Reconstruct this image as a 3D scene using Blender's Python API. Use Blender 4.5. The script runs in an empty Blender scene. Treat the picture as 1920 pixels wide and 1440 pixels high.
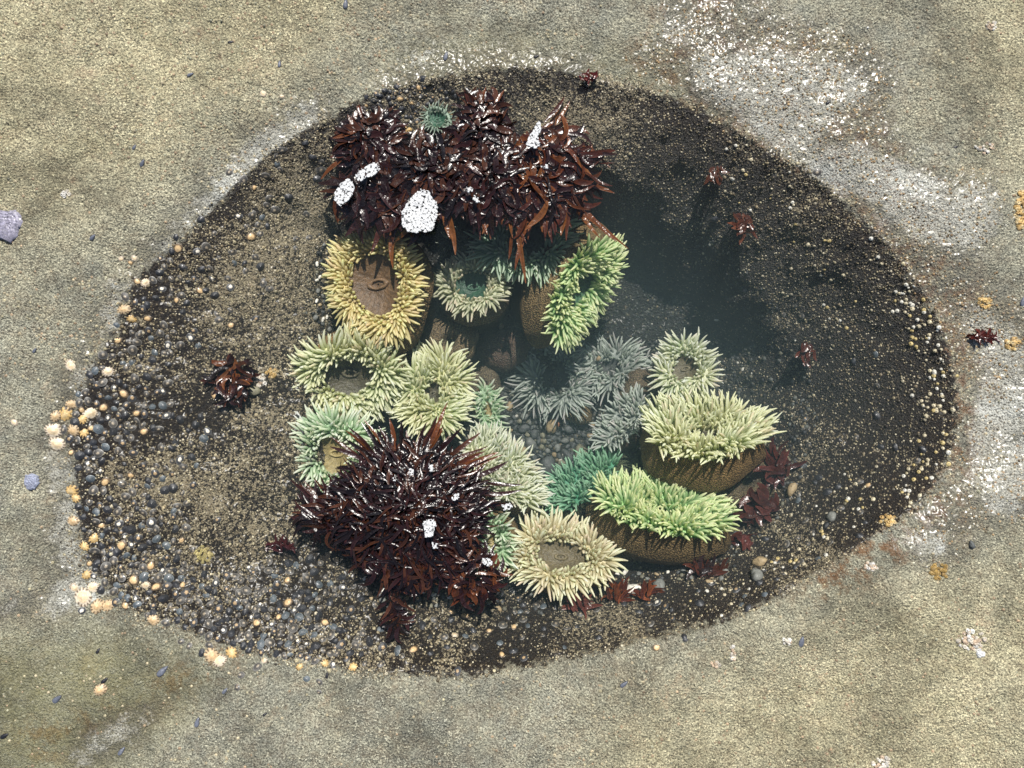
import bpy, math, random
import numpy as np
from mathutils import Vector, Matrix
R = math.radians
rng = np.random.default_rng(7)
random.seed(7)
scn = bpy.context.scene
COL = scn.collection

# ------------------------------------------------------------------ camera, sky, sun
CAMH = 1.45
cam = bpy.data.cameras.new("camera"); cam_o = bpy.data.objects.new("camera", cam); COL.objects.link(cam_o)
cam.lens = 36 * CAMH / 1.92; cam.sensor_width = 36; cam.clip_end = 200; cam.clip_start = 0.01
cam_o.location = (0, 0, CAMH); scn.camera = cam_o
SUN_EL, SUN_AZ = R(57), R(10)          # azimuth measured from +y towards +x
world = bpy.data.worlds.new("World"); scn.world = world; world.use_nodes = True
wn = world.node_tree.nodes; wl = world.node_tree.links
sky = wn.new("ShaderNodeTexSky"); sky.sky_type = 'NISHITA'; sky.sun_disc = False
sky.sun_elevation = SUN_EL; sky.sun_rotation = SUN_AZ
wl.new(sky.outputs[0], wn["Background"].inputs[0]); wn["Background"].inputs[1].default_value = 0.07
sl = bpy.data.lights.new("sun", 'SUN'); sl.energy = 5.0; sl.angle = R(0.5); sl.color = (1, .96, .89)
so = bpy.data.objects.new("sun", sl); COL.objects.link(so)
sd = Vector((math.sin(SUN_AZ) * math.cos(SUN_EL), math.cos(SUN_AZ) * math.cos(SUN_EL), math.sin(SUN_EL)))
so.rotation_euler = sd.to_track_quat('Z', 'Y').to_euler(); so.location = sd * 5
scn.view_settings.view_transform = 'Standard'; scn.view_settings.look = 'None'
scn.view_settings.exposure = 0.4; scn.view_settings.gamma = 1; scn.view_settings.use_curve_mapping = False
scn.cycles.volume_step_rate = 1; scn.cycles.max_bounces = 6; scn.cycles.volume_bounces = 1
scn.cycles.transparent_max_bounces = 16; scn.cycles.caustics_reflective = False; scn.cycles.caustics_refractive = False

# ------------------------------------------------------------------ helpers
def w2(u, v, z=0.0):
    k = (CAMH - z) / CAMH / 1000.0
    return (u - 960) * k, (720 - v) * k

_lat = {}
def vnoise(x, y, scale, seed=0):
    """smooth value noise in -1..1; scale = cells per metre"""
    if seed not in _lat: _lat[seed] = np.random.default_rng(1000 + seed).random((256, 256))
    L = _lat[seed]
    x = np.asarray(x, float) * scale + 40.3 + seed * 1.7; y = np.asarray(y, float) * scale + 71.9 - seed * 2.3
    xi = np.floor(x).astype(int); yi = np.floor(y).astype(int); fx = x - xi; fy = y - yi
    fx = fx * fx * (3 - 2 * fx); fy = fy * fy * (3 - 2 * fy)
    a = L[xi & 255, yi & 255]; b = L[(xi + 1) & 255, yi & 255]; c = L[xi & 255, (yi + 1) & 255]; d = L[(xi + 1) & 255, (yi + 1) & 255]
    return ((a * (1 - fx) + b * fx) * (1 - fy) + (c * (1 - fx) + d * fx) * fy) * 2 - 1

def sstep(a, b, x):
    t = np.clip((x - a) / (b - a), 0, 1); return t * t * (3 - 2 * t)

def mk(name, verts, faces, mat, parent=None, cols=None, smooth=True, attrs=None, link=True):
    """one mesh object; faces = an int array (n,3|4) or a list of such arrays"""
    me = bpy.data.meshes.new(name)
    V = np.asarray(verts, dtype=np.float32).reshape(-1, 3)
    if not isinstance(faces, list): faces = [faces]
    faces = [np.asarray(f, dtype=np.int32) for f in faces if len(f)]
    me.vertices.add(len(V)); me.vertices.foreach_set("co", V.ravel())
    li = np.concatenate([f.ravel() for f in faces]); tot = np.concatenate([np.full(len(f), f.shape[1], np.int32) for f in faces])
    me.loops.add(len(li)); me.loops.foreach_set("vertex_index", li)
    me.polygons.add(len(tot)); me.polygons.foreach_set("loop_start", np.concatenate([[0], np.cumsum(tot)[:-1]]).astype(np.int32))
    me.polygons.foreach_set("loop_total", tot)
    me.polygons.foreach_set("use_smooth", np.full(len(tot), bool(smooth)))
    me.update(calc_edges=True)
    if cols is not None:
        c = np.ones((len(V), 4), np.float32); c[:, :3] = cols
        a = me.color_attributes.new("Col", 'FLOAT_COLOR', 'POINT'); a.data.foreach_set("color", c.ravel())
    for k, arr in (attrs or {}).items():
        a = me.attributes.new(k, 'FLOAT', 'POINT'); a.data.foreach_set("value", np.asarray(arr, np.float32).ravel())
    if mat: me.materials.append(mat)
    me.validate()
    o = bpy.data.objects.new(name, me)
    if link: COL.objects.link(o)
    if parent: o.parent = parent
    return o

def tag(o, label=None, cat=None, group=None, kind=None):
    for k, v in (("label", label), ("category", cat), ("group", group), ("kind", kind)):
        if v: o[k] = v
    return o

def empty(name, loc=(0, 0, 0)):
    e = bpy.data.objects.new(name, None); e.empty_display_size = .01; e.location = loc; COL.objects.link(e); return e

def rgb(*c): return np.array(c, float)

# ------------------------------------------------------------------ materials
class NT:
    def __init__(s, name):
        s.m = bpy.data.materials.new(name); s.m.use_nodes = True; s.t = s.m.node_tree; s.n = s.t.nodes; s.b = s.n["Principled BSDF"]; s.out = s.n["Material Output"]
    def add(s, t, **kw):
        n = s.n.new(t)
        for k, v in kw.items(): setattr(n, k, v)
        return n
    def ln(s, a, b): s.t.links.new(a, b)
    def obj(s): return s.add("ShaderNodeTexCoord").outputs["Object"]
    def geo(s): return s.add("ShaderNodeNewGeometry").outputs["Position"]
    def noise(s, vec, scale, detail=3, rough=.6):
        n = s.add("ShaderNodeTexNoise"); n.inputs["Scale"].default_value = scale; n.inputs["Detail"].default_value = detail; n.inputs["Roughness"].default_value = rough
        s.ln(vec, n.inputs["Vector"]); return n.outputs[0]
    def voro(s, vec, scale, feat='F1', rand=1.0, out=0):
        n = s.add("ShaderNodeTexVoronoi"); n.feature = feat; n.inputs["Scale"].default_value = scale; n.inputs["Randomness"].default_value = rand
        s.ln(vec, n.inputs["Vector"]); return n.outputs[out]
    def ramp(s, fac, stops):
        n = s.add("ShaderNodeValToRGB"); e = n.color_ramp.elements
        while len(e) < len(stops): e.new(.5)
        for i, (p, c) in enumerate(stops):
            e[i].position = p; e[i].color = (*c, 1) if hasattr(c, '__len__') else (c, c, c, 1)
        s.ln(fac, n.inputs[0]); return n.outputs[0]
    def mix(s, fac, a, b, blend='MIX'):
        n = s.add("ShaderNodeMix", data_type='RGBA', blend_type=blend)
        for sock, v in ((n.inputs[0], fac), (n.inputs[6], a), (n.inputs[7], b)):
            if isinstance(v, (int, float)): sock.default_value = v
            elif isinstance(v, (tuple, list, np.ndarray)): sock.default_value = (*v, 1)
            else: s.ln(v, sock)
        return n.outputs[2]
    def math(s, op, a, b=0.0, c=None, clamp=False):
        n = s.add("ShaderNodeMath", operation=op); n.use_clamp = clamp
        for i, v in enumerate((a, b) if c is None else (a, b, c)):
            if isinstance(v, (int, float)): n.inputs[i].default_value = v
            else: s.ln(v, n.inputs[i])
        return n.outputs[0]
    def attr(s, name, col=False):
        n = s.add("ShaderNodeAttribute"); n.attribute_name = name; return n.outputs["Color" if col else "Fac"]
    def bump(s, h, dist, strength=1.0, nrm=None):
        n = s.add("ShaderNodeBump"); n.inputs["Distance"].default_value = dist; n.inputs["Strength"].default_value = strength
        s.ln(h, n.inputs["Height"])
        if nrm: s.ln(nrm, n.inputs["Normal"])
        return n.outputs[0]
    def set(s, **kw):
        for k, v in kw.items():
            k = k.replace("_", " "); sock = s.b.inputs[k]
            if isinstance(v, (int, float)): sock.default_value = v
            elif isinstance(v, (tuple, list, np.ndarray)): sock.default_value = (*v, 1) if len(v) == 3 else v
            else: s.ln(v, sock)
        return s.m

def mat_rock():
    t = NT("wet_sandstone"); p = t.geo()
    wet, wall, warm, rust, floor_ = t.attr("wet"), t.attr("wall"), t.attr("warm"), t.attr("rust"), t.attr("deep")
    n_big = t.noise(p, 4, 4); n_mid = t.noise(p, 22, 5, .7); n_f = t.noise(p, 150, 3, .7); n_ff = t.noise(p, 300, 3, .75)
    # dry rock: grey-green to yellow-tan, speckled grains
    base = t.mix(t.ramp(n_mid, [(.32, 0.), (.68, 1.)]), (.235, .235, .190), (.355, .34, .25))
    base = t.mix(warm, base, t.mix(t.ramp(n_mid, [(.3, 0.), (.7, 1.)]), (.32, .295, .185), (.48, .435, .285)))
    grain = t.ramp(n_ff, [(.33, .30), (.5, 1.), (.66, 2.1)])
    base = t.mix(1.0, base, grain, 'MULTIPLY')
    grain2 = t.ramp(n_f, [(.30, .78), (.5, 1.), (.72, 1.22)])
    base = t.mix(1.0, base, grain2, 'MULTIPLY')
    rst = t.math('MULTIPLY', t.ramp(t.noise(p, 34, 5, .75), [(.46, 0.), (.60, 1.)]), rust)
    base = t.mix(t.math('MULTIPLY', rst, .75), base, (.22, .10, .035))
    pink = t.ramp(t.noise(p, 11, 5, .8), [(.60, 0.), (.72, .45)])
    base = t.mix(pink, base, (.38, .25, .16))
    olive = t.math('MULTIPLY', t.attr('green'), t.ramp(n_mid, [(.3, .5), (.7, 1.)]))
    base = t.mix(olive, base, (.20, .19, .085))
    blot = t.ramp(t.noise(p, 6.5, 6, .7), [(.36, .66), (.48, .95), (.62, 1.16)])
    base = t.mix(1.0, base, blot, 'MULTIPLY')
    # pool wall: dark brown algal film with pale flecks of crust
    fl = t.noise(p, 150, 4, .68); dn = t.attr("dens")
    th = t.math('ADD', fl, t.math('MULTIPLY', t.math('SUBTRACT', dn, .5), .30))
    fm = t.ramp(th, [(.50, 0.), (.55, 1.)])
    crust = t.mix(t.ramp(n_ff, [(.3, 0.), (.7, 1.)]), (.09, .075, .042), (.56, .49, .34))
    dark = t.mix(t.ramp(n_f, [(.35, 0.), (.65, 1.)]), (.006, .004, .0025), (.028, .018, .008))
    wc = t.mix(fm, dark, crust)
    wc = t.mix(floor_, wc, t.mix(t.ramp(n_f, [(.35, 0.), (.7, 1.)]), (.012, .013, .012), (.07, .068, .055)))  # dark floor colour, also standing in for shade in the deep water
    # ragged edge
    we = t.math('ADD', wall, t.math('MULTIPLY', t.math('SUBTRACT', t.noise(p, 75, 5, .8), .5), 1.6))
    wm = t.ramp(we, [(.47, 0.), (.53, 1.)])
    col = t.mix(wm, base, wc)
    salt_glint = t.math('ADD', t.math('MULTIPLY', t.attr('salt_glint'), .95), t.math('MULTIPLY', t.math('SUBTRACT', t.noise(p, 17, 8, .85), .5), 3.2))
    salt_glint = t.math('MULTIPLY', t.ramp(salt_glint, [(.36, 0.), (.80, .95)]), t.ramp(n_ff, [(.40, .05), (.52, 1.)]))
    salt_glint = t.math('MULTIPLY', salt_glint, t.ramp(t.attr('salt_glint'), [(.03, 0.), (.2, 1.)]))
    col = t.mix(salt_glint, col, (.84, .87, .82))  # near-white blotches: glints of wet rock painted into the colour, with salt crust
    dk = t.mix(t.math('MULTIPLY', wet, .6), col, t.mix(1., col, (.42, .36, .26), 'MULTIPLY'))
    ruf = t.ramp(wet, [(0., .62), (.5, .46), (1., .40)])
    g1 = t.voro(p, 230); g2 = t.noise(p, 330, 3, .7)
    h = t.math('ADD', t.math('MULTIPLY', g1, -.6), t.math('ADD', g2, t.math('MULTIPLY', fm, .35)))
    h = t.math('ADD', h, t.math('MULTIPLY', n_ff, .6))
    b = t.bump(h, .0058, 1.0)
    return t.set(Base_Color=dk, Roughness=ruf, Normal=b, Specular_IOR_Level=t.ramp(wet, [(0., .35), (1., 1.)]),
                 Coat_Weight=t.math('MULTIPLY', wet, .35), Coat_Roughness=.24, Coat_IOR=1.6)

def mat_vcol(name, rough=.5, bscale=0, bdist=.001, spec=.5, coat=0, var=.0, trans=0, vs=120):
    t = NT(name); c = t.attr("Col", True)
    if var: c = t.mix(1., c, t.ramp(t.noise(t.geo(), vs, 3, .7), [(.28, 1 - var), (.72, 1 + var)]), 'MULTIPLY')
    kw = dict(Base_Color=c, Roughness=rough, Specular_IOR_Level=spec)
    if bscale: kw['Normal'] = t.bump(t.noise(t.geo(), bscale, 3, .65), bdist)
    if coat: kw['Coat_Weight'] = coat; kw['Coat_Roughness'] = .12
    m = t.set(**kw)
    if trans:
        tr = t.add("ShaderNodeBsdfTranslucent"); t.ln(t.mix(1., c, (2.6, 2.0, 1.4), 'MULTIPLY'), tr.inputs[0])
        mx = t.add("ShaderNodeMixShader"); mx.inputs[0].default_value = trans
        t.ln(t.b.outputs[0], mx.inputs[1]); t.ln(tr.outputs[0], mx.inputs[2]); t.ln(mx.outputs[0], t.out.inputs[0])
    return m

def mat_column():
    t = NT("warty_column"); p = t.geo(); c = t.attr("Col", True)
    v = t.voro(p, 300); n = t.noise(p, 60, 4, .7)
    c2 = t.mix(t.ramp(v, [(.0, 1.), (.55, 0.)]), t.mix(1., c, (.38, .36, .34), 'MULTIPLY'), t.mix(1., c, (1.5, 1.45, 1.35), 'MULTIPLY'))
    c2 = t.mix(1., c2, t.ramp(n, [(.3, .6), (.7, 1.3)]), 'MULTIPLY')
    return t.set(Base_Color=c2, Roughness=.6, Normal=t.bump(t.math('MULTIPLY', v, -1.), .0025))

def mat_tentacle():
    t = NT("tentacle_flesh"); c = t.attr("Col", True)
    m = t.set(Base_Color=c, Roughness=.42, Specular_IOR_Level=.45)
    tr = t.add("ShaderNodeBsdfTranslucent"); t.ln(t.mix(1., c, (1.1, 1.15, .95), 'MULTIPLY'), tr.inputs[0])
    mx = t.add("ShaderNodeMixShader"); mx.inputs[0].default_value = .45
    t.ln(t.b.outputs[0], mx.inputs[1]); t.ln(tr.outputs[0], mx.inputs[2]); t.ln(mx.outputs[0], t.out.inputs[0])
    return m

def mat_water():
    t = NT("pool_water"); t.n.remove(t.b)
    fr = t.add("ShaderNodeFresnel"); fr.inputs[0].default_value = 1.33
    tr = t.add("ShaderNodeBsdfTransparent"); gl = t.add("ShaderNodeBsdfGlossy"); gl.inputs["Roughness"].default_value = .03
    mx = t.add("ShaderNodeMixShader"); t.ln(fr.outputs[0], mx.inputs[0]); t.ln(tr.outputs[0], mx.inputs[1]); t.ln(gl.outputs[0], mx.inputs[2])
    t.ln(mx.outputs[0], t.out.inputs[0])
    pv = t.add("ShaderNodeVolumePrincipled"); pv.inputs["Color"].default_value = (.30, .44, .48, 1); pv.inputs["Density"].default_value = .85
    pv.inputs["Anisotropy"].default_value = .2
    t.ln(pv.outputs[0], t.out.inputs["Volume"])
    return t.m

M_ROCK = mat_rock(); M_TENT = mat_tentacle(); M_COLUMN = mat_column()
M_CRUST = mat_vcol("barnacle_plates", .5, 500, .0008, .5, 0, .25)
M_CRUSTWET = mat_vcol("wet_barnacle_plates", .45, 500, .0008, .5, 0, .25)
M_SHELL = mat_vcol("limpet_shell", .42, 420, .0008, .5, .1, .3)
M_STONE = mat_vcol("pebble_stone", .55, 300, .001, .4, 0, .35, 0, 150)
M_WEED = mat_vcol("red_seaweed", .27, 60, .003, .5, .15, .4, .18, 60)
M_FLESH = mat_vcol("oral_disc_flesh", .5, 90, .004, .4, 0, .45, 0, 70)
M_FOAM = mat_vcol("sea_foam", .5, 700, .001, .4)
M_WATER = mat_water()

# ------------------------------------------------------------------ pool shape: three nested contours (u, v, z)
CA = [(960,128),(1100,143),(1250,185),(1400,262),(1540,350),(1650,450),(1720,540),(1775,650),(1795,740),(1785,850),(1725,940),(1620,1015),(1500,1092),(1350,1162),(1200,1202),(1050,1232),(900,1262),(760,1262),(600,1242),(450,1212),(330,1172),(230,1132),(170,1060),(145,960),(150,880),(128,830),(150,750),(175,690),(230,600),(255,520),(335,460),(400,390),(480,310),(580,240),(700,180),(820,145)]
CB = [(590,430,-.10),(578,560,-.10),(570,700,-.10),(565,850,-.09),(590,960,-.10),(680,1060,-.10),(800,1120,-.10),(950,1140,-.11),(1100,1135,-.12),(1300,1075,-.13),(1440,990,-.14),(1510,880,-.17),(1530,760,-.19),(1490,630,-.19),(1400,520,-.17),(1290,395,-.13),(1190,340,-.10),(1070,285,-.07),(940,250,-.07),(800,265,-.07),(680,310,-.08)]
CC = [(760,470,-.30),(760,600,-.33),(800,720,-.35),(820,860,-.34),(900,980,-.33),(1040,1010,-.33),(1160,960,-.34),(1270,880,-.35),(1350,760,-.37),(1360,640,-.38),(1290,600,-.36),(1200,525,-.35),(1080,455,-.33),(920,380,-.32)]
CEN = w2(1060, 690, 0)
def polar(pts):
    P = []
    for q in pts:
        z = q[2] if len(q) > 2 else 0.0
        x, y = w2(q[0], q[1], z); P.append((math.atan2(y - CEN[1], x - CEN[0]), math.hypot(x - CEN[0], y - CEN[1]), z))
    P.sort(); a = np.array(P); th = np.linspace(-math.pi, math.pi, 721)
    r = np.interp(th, a[:, 0], a[:, 1], period=2 * math.pi); z = np.interp(th, a[:, 0], a[:, 2], period=2 * math.pi)
    k = np.hanning(15); k /= k.sum()
    sm = lambda q: np.convolve(np.concatenate([q[:-1][-20:], q, q[1:][:20]]), k, 'same')[20:-20]
    return th, sm(r), sm(z)
PA, PB, PC = polar(CA), polar(CB), polar(CC)
def rad(x, y):
    dx, dy = np.asarray(x) - CEN[0], np.asarray(y) - CEN[1]
    th = np.arctan2(dy, dx); r = np.hypot(dx, dy)
    f = lambda P, k: np.interp(th, P[0], P[k])
    return th, r, f(PA, 1), f(PB, 1), f(PC, 1), f(PB, 2), f(PC, 2)
def H(x, y, fine=False):
    th, r, ra, rb, rc, zb, zc = rad(x, y)
    j = .012 * vnoise(x, y, 14, 1) + .006 * vnoise(x, y, 38, 2)
    r2 = r + j
    tA = np.clip((ra - r2) / (ra - rb), 0, 1); tB = np.clip((rb - r2) / (rb - rc), 0, 1)
    z = np.where(r2 > ra, 0.0, np.where(r2 > rb, zb * tA ** 1.05, zb + (zc - zb) * (tB * .6 + .4 * sstep(0, 1, tB))))
    z = np.where(r2 < rc, zc - .01 * sstep(0, .1, rc - r2), z)
    out = np.clip(r2 - ra, 0, None)
    z = z + .014 * sstep(0, .12, out) + .03 * sstep(.05, .6, out) + .35 * sstep(1.2, 5, out)
    amp = sstep(0, .06, out) * .9 + .1
    z = z + amp * (.017 * vnoise(x, y, 3.1, 3) + .0075 * vnoise(x, y, 8, 4) + .003 * vnoise(x, y, 17, 9))
    z = z + (.0022 * vnoise(x, y, 30, 5) + .0014 * vnoise(x, y, 75, 6)) * (1 + .6 * (r2 < ra))
    z = np.where(r2 > ra + .004, np.maximum(z, -.0015), z)
    if fine: z = z + .0011 * vnoise(x, y, 170, 7) + .0007 * vnoise(x, y, 330, 8)
    return z
def hit(u, v):
    """point of the rock seen at a pixel of the photograph"""
    z = 0.0
    for _ in range(14):
        x, y = w2(u, v, z); z = z * .4 + .6 * float(H(x, y))
    return Vector((x, y, z))
def nrm(x, y):
    e = .006
    hx = (H(x + e, y) - H(x - e, y)) / (2 * e); hy = (H(x, y + e) - H(x, y - e)) / (2 * e)
    n = np.stack([-hx, -hy, np.ones_like(np.asarray(hx, float))], -1)
    return n / np.linalg.norm(n, axis=-1, keepdims=True)

# soft masks drawn on a 1920x1440 mm plan of the rock
def polymask(polys, blur):
    gx, gy = np.meshgrid(np.arange(-120, 2040, 6), np.arange(-120, 1560, 6)); m = np.zeros(gx.shape)
    for P in polys:
        ins = np.zeros(gx.shape, bool); n = len(P)
        for i in range(n):
            x1, y1 = P[i]; x2, y2 = P[(i + 1) % n]
            c = (y1 > gy) != (y2 > gy)
            with np.errstate(divide='ignore', invalid='ignore'):
                xx = (x2 - x1) * (gy - y1) / ((y2 - y1) if y2 != y1 else 1e-9) + x1
            ins ^= c & (gx < xx)
        m = np.maximum(m, ins)
    k = np.hanning(max(3, int(blur / 6) * 2 + 1)); k /= k.sum()
    m = np.apply_along_axis(lambda q: np.convolve(q, k, 'same'), 0, m); m = np.apply_along_axis(lambda q: np.convolve(q, k, 'same'), 1, m)
    return m
def smask(m, x, y):
    u = (np.asarray(x) * 1000 + 960 + 120) / 6; v = (720 - np.asarray(y) * 1000 + 120) / 6
    u = np.clip(u, 0, m.shape[1] - 1.001); v = np.clip(v, 0, m.shape[0] - 1.001); ui = u.astype(int); vi = v.astype(int); fu = u - ui; fv = v - vi
    return (m[vi, ui] * (1 - fu) + m[vi, ui + 1] * fu) * (1 - fv) + (m[vi + 1, ui] * (1 - fu) + m[vi + 1, ui + 1] * fu) * fv
WET = polymask([[(1220,-60),(1330,-20),(1480,60),(1620,90),(1665,160),(1640,240),(1700,300),(1770,345),(1850,345),(1860,430),(1810,500),(1880,570),(1960,640),(1960,930),(1830,985),(1790,1045),(1690,1045),(1715,965),(1800,860),(1800,740),(1745,575),(1665,455),(1545,350),(1400,250),(1280,180),(1180,110),(1250,60)],
                [(600,180),(625,225),(520,320),(400,400),(330,465),(245,560),(195,660),(160,760),(140,850),(145,960),(200,1090),(120,1140),(0,1165),(0,1125),(110,1090),(85,880),(120,700),(205,570),(310,430),(490,240)],
                [(140,1400),(200,1340),(330,1290),(340,1310),(250,1380),(170,1430)], [(700,140),(820,95),(1100,110),(1120,140),(960,122),(820,140),(720,175)]], 45)
SALT_GLINT = polymask([[(600,185),(625,222),(520,318),(400,398),(330,465),(245,560),(195,650),(165,740),(150,780),(128,740),(180,620),(215,560),(310,440),(490,250)],[(88,850),(128,840),(150,960),(160,1050),(215,1090),(150,1130),(90,1140),(0,1150),(0,1128),(95,1115),(130,1080),(105,960)],
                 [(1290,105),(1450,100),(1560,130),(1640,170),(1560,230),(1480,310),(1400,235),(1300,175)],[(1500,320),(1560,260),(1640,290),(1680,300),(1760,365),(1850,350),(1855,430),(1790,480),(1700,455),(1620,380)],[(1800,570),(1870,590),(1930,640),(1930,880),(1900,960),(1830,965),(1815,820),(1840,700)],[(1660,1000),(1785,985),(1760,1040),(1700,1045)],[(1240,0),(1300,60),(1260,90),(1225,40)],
                 [(150,1395),(205,1345),(300,1300),(330,1305),(250,1370),(175,1420)],[(740,105),(830,95),(830,118),(750,135)]], 50)  # bands where wet glints and salt are painted white
WARM = polymask([[(-120,-120),(700,-120),(640,80),(420,260),(180,420),(-120,470)],[(1000,1560),(1150,1330),(1400,1200),(1600,1120),(1850,1060),(2040,980),(2040,1560)],[(1750,-120),(2040,-120),(2040,330),(1880,330),(1760,120)]], 170)
GREEN = polymask([[(-120,1200),(200,1180),(420,1250),(330,1340),(100,1560),(-120,1560)],[(700,120),(900,70),(1300,140),(1450,260),(1250,170),(960,120),(740,170)]], 90)
RUST = polymask([[(1180,90),(1500,90),(1700,330),(1800,520),(1880,700),(1840,900),(1740,1010),(1560,1120),(1480,1110),(1680,960),(1760,800),(1740,620),(1620,440),(1400,270),(1230,180)],[(1180,-60),(1390,-60),(1380,40),(1250,70)],[(40,1350),(200,1320),(460,1190),(480,1215),(250,1350),(80,1420)]], 45)
DENS = polymask([[(560,250),(640,320),(600,600),(560,900),(470,900),(380,760),(400,560),(420,450),(500,300)],[(150,830),(300,780),(480,900),(540,1000),(460,1080),(300,950)],[(720,140),(1150,150),(1250,230),(1150,260),(850,200),(700,230)]], 90)

# ------------------------------------------------------------------ rock sheet
def axis(a, b, step, far):
    core = np.arange(a, b + step / 2, step); o = [0]; s = step
    while o[-1] < far: s *= 1.35; o.append(o[-1] + s)
    o = np.array(o[1:]); return np.concatenate([a - o[::-1], core, b + o])
gx = axis(-1.0, 1.0, .0021, 9); gy = axis(-.75, .75, .0021, 9)
X, Y = np.meshgrid(gx, gy); Z = H(X, Y, True)
_, r, ra, rb, rc, zb, zc = rad(X, Y)
nx, ny = len(gx), len(gy)
idx = np.arange(nx * ny).reshape(ny, nx)
F = np.stack([idx[:-1, :-1], idx[:-1, 1:], idx[1:, 1:], idx[1:, :-1]], -1).reshape(-1, 4)
wall = .5 + (ra - r) / .060
dens = .25 + .5 * smask(DENS, X, Y) + .28 * vnoise(X, Y, 7, 11) + .22 * vnoise(X, Y, 22, 12) + .12 * vnoise(X, Y, 60, 13)
tR = np.clip((ra - r) / (ra - rb), 0, 2); dens = dens - .30 * sstep(.9, 1.5, tR) - .12 * (X > .3)
patch = .6 * vnoise(X, Y, 9, 21) + .4 * vnoise(X, Y, 27, 22)
inside = sstep(-.004, .004, ra - r)
wet = np.clip(smask(WET, X, Y) * (1.15 + .9 * patch), 0, 1) * (1 - inside) + .45 * inside
rust = smask(RUST, X, Y); warm = np.clip(smask(WARM, X, Y) + .25 * patch, 0, 1)
ground = mk("rock_ground", np.stack([X, Y, Z], -1), F, M_ROCK, attrs=dict(
    salt_glint=smask(SALT_GLINT, X, Y) * (1 - inside), green=np.clip(smask(GREEN, X, Y), 0, 1) * .75, wet=wet, wall=np.clip(wall, -1, 2), warm=warm, rust=np.clip(rust + .18, 0, 1), dens=np.clip(dens, 0, 1), deep=sstep(rb, rc, r) if False else sstep(-.24, -.34, Z)))
tag(ground, kind="structure")

# ------------------------------------------------------------------ water body
WZ = -.006
th = np.linspace(-math.pi, math.pi, 181)[:-1]; rw = np.interp(th, PA[0], PA[1]) + .022
wx, wy = CEN[0] + rw * np.cos(th), CEN[1] + rw * np.sin(th); n = len(th)
V = np.concatenate([np.stack([wx, wy, np.full(n, WZ)], -1), np.stack([wx, wy, np.full(n, -.6)], -1), [[*CEN, WZ], [*CEN, -.6]]])
i = np.arange(n); j = (i + 1) % n
water = mk("water", V, [np.stack([np.full(n, 2 * n), i, j], -1), np.stack([np.full(n, 2 * n + 1), j + n, i + n], -1), np.stack([i, i + n, j + n, j], -1)], M_WATER, smooth=False)
tag(water, kind="structure")

# ------------------------------------------------------------------ merged small things
def frames(x, y, tilt=.15):
    N = nrm(x, y); N = N + rng.normal(0, tilt, N.shape) * [1, 1, 0]; N /= np.linalg.norm(N, axis=1, keepdims=True)
    a = rng.random(len(x)) * 2 * math.pi; T = np.stack([np.cos(a), np.sin(a), np.zeros(len(x))], -1)
    T -= N * (T * N).sum(1, keepdims=True); T /= np.linalg.norm(T, axis=1, keepdims=True); B = np.cross(N, T); return N, T, B
def scatter(name, tv, tf, x, y, size, mat, colf, sq=None, zoff=0., parent=None, tilt=.15):
    """copies of a small template merged into ONE mesh"""
    N, T, B = frames(x, y, tilt); z = H(x, y, True); k = len(tv); m = len(x)
    s = size[:, None, None]; q = np.ones(m) if sq is None else sq
    P = np.stack([x, y, z + zoff], -1)[:, None, :] + s * (tv[None, :, 0:1] * T[:, None] + tv[None, :, 1:2] * B[:, None] * q[:, None, None] + tv[None, :, 2:3] * N[:, None])
    fs = [(f[None] + (np.arange(m) * k)[:, None, None]).reshape(-1, f.shape[1]) for f in tf]
    return mk(name, P.reshape(-1, 3), fs, mat, cols=colf(m, k).reshape(-1, 3), parent=parent)
def tpl_barnacle(n=6):
    a = np.arange(n) * 2 * math.pi / n; c, s = np.cos(a), np.sin(a)
    v = np.concatenate([np.stack([c, s, -.2 + 0 * a], -1), np.stack([.52 * c, .52 * s, .62 + 0 * a], -1), [[0, 0, .38]]])
    i = np.arange(n); j = (i + 1) % n
    return v, [np.stack([i, j, j + n, i + n], -1), np.stack([i + n, j + n, np.full(n, 2 * n)], -1)]
BV, BF = tpl_barnacle(6); BV8, BF8 = tpl_barnacle(9)
def barn_cols(pal, hole=.12, jit=.25):
    def f(m, k):
        c = pal[rng.integers(0, len(pal), m)][:, None, :] * (1 + rng.normal(0, jit, (m, 1, 1))).clip(.35, 1.9); c = np.repeat(c, k, 1)
        n = (k - 1) // 2; c[:, :n] *= .6; c[:, -1] *= hole; return np.clip(c, .003, .85)
    return f
def rnd_in(n, x0=-1.0, x1=1.0, y0=-.75, y1=.75): return rng.uniform(x0, x1, n), rng.uniform(y0, y1, n)
# (a) tiny barnacles on the open rock
x, y = rnd_in(60000); _, r, ra, *_ = rad(x, y)
d = .5 + .5 * vnoise(x, y, 5, 31) + .5 * vnoise(x, y, 19, 32); tl = smask(WARM, x, y) * .5 + .28 + .7 * ((x < -.2) & (y > 0)) * 1.
keep = (r > ra + .004) & (rng.random(len(x)) < np.clip(d * tl, 0, 1) * .42)
x, y = x[keep], y[keep]
scatter("barnacle_crust", BV, BF, x, y, rng.uniform(.0016, .0034, len(x)), M_CRUST, barn_cols(np.array([[.36, .32, .20], [.30, .29, .20], [.40, .34, .22], [.33, .24, .15]])), zoff=-.0002)
bc = bpy.data.objects["barnacle_crust"]; tag(bc, "tiny tan barnacles sprinkled over the dry grey rock around the pool", "barnacles", kind="stuff")
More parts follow.
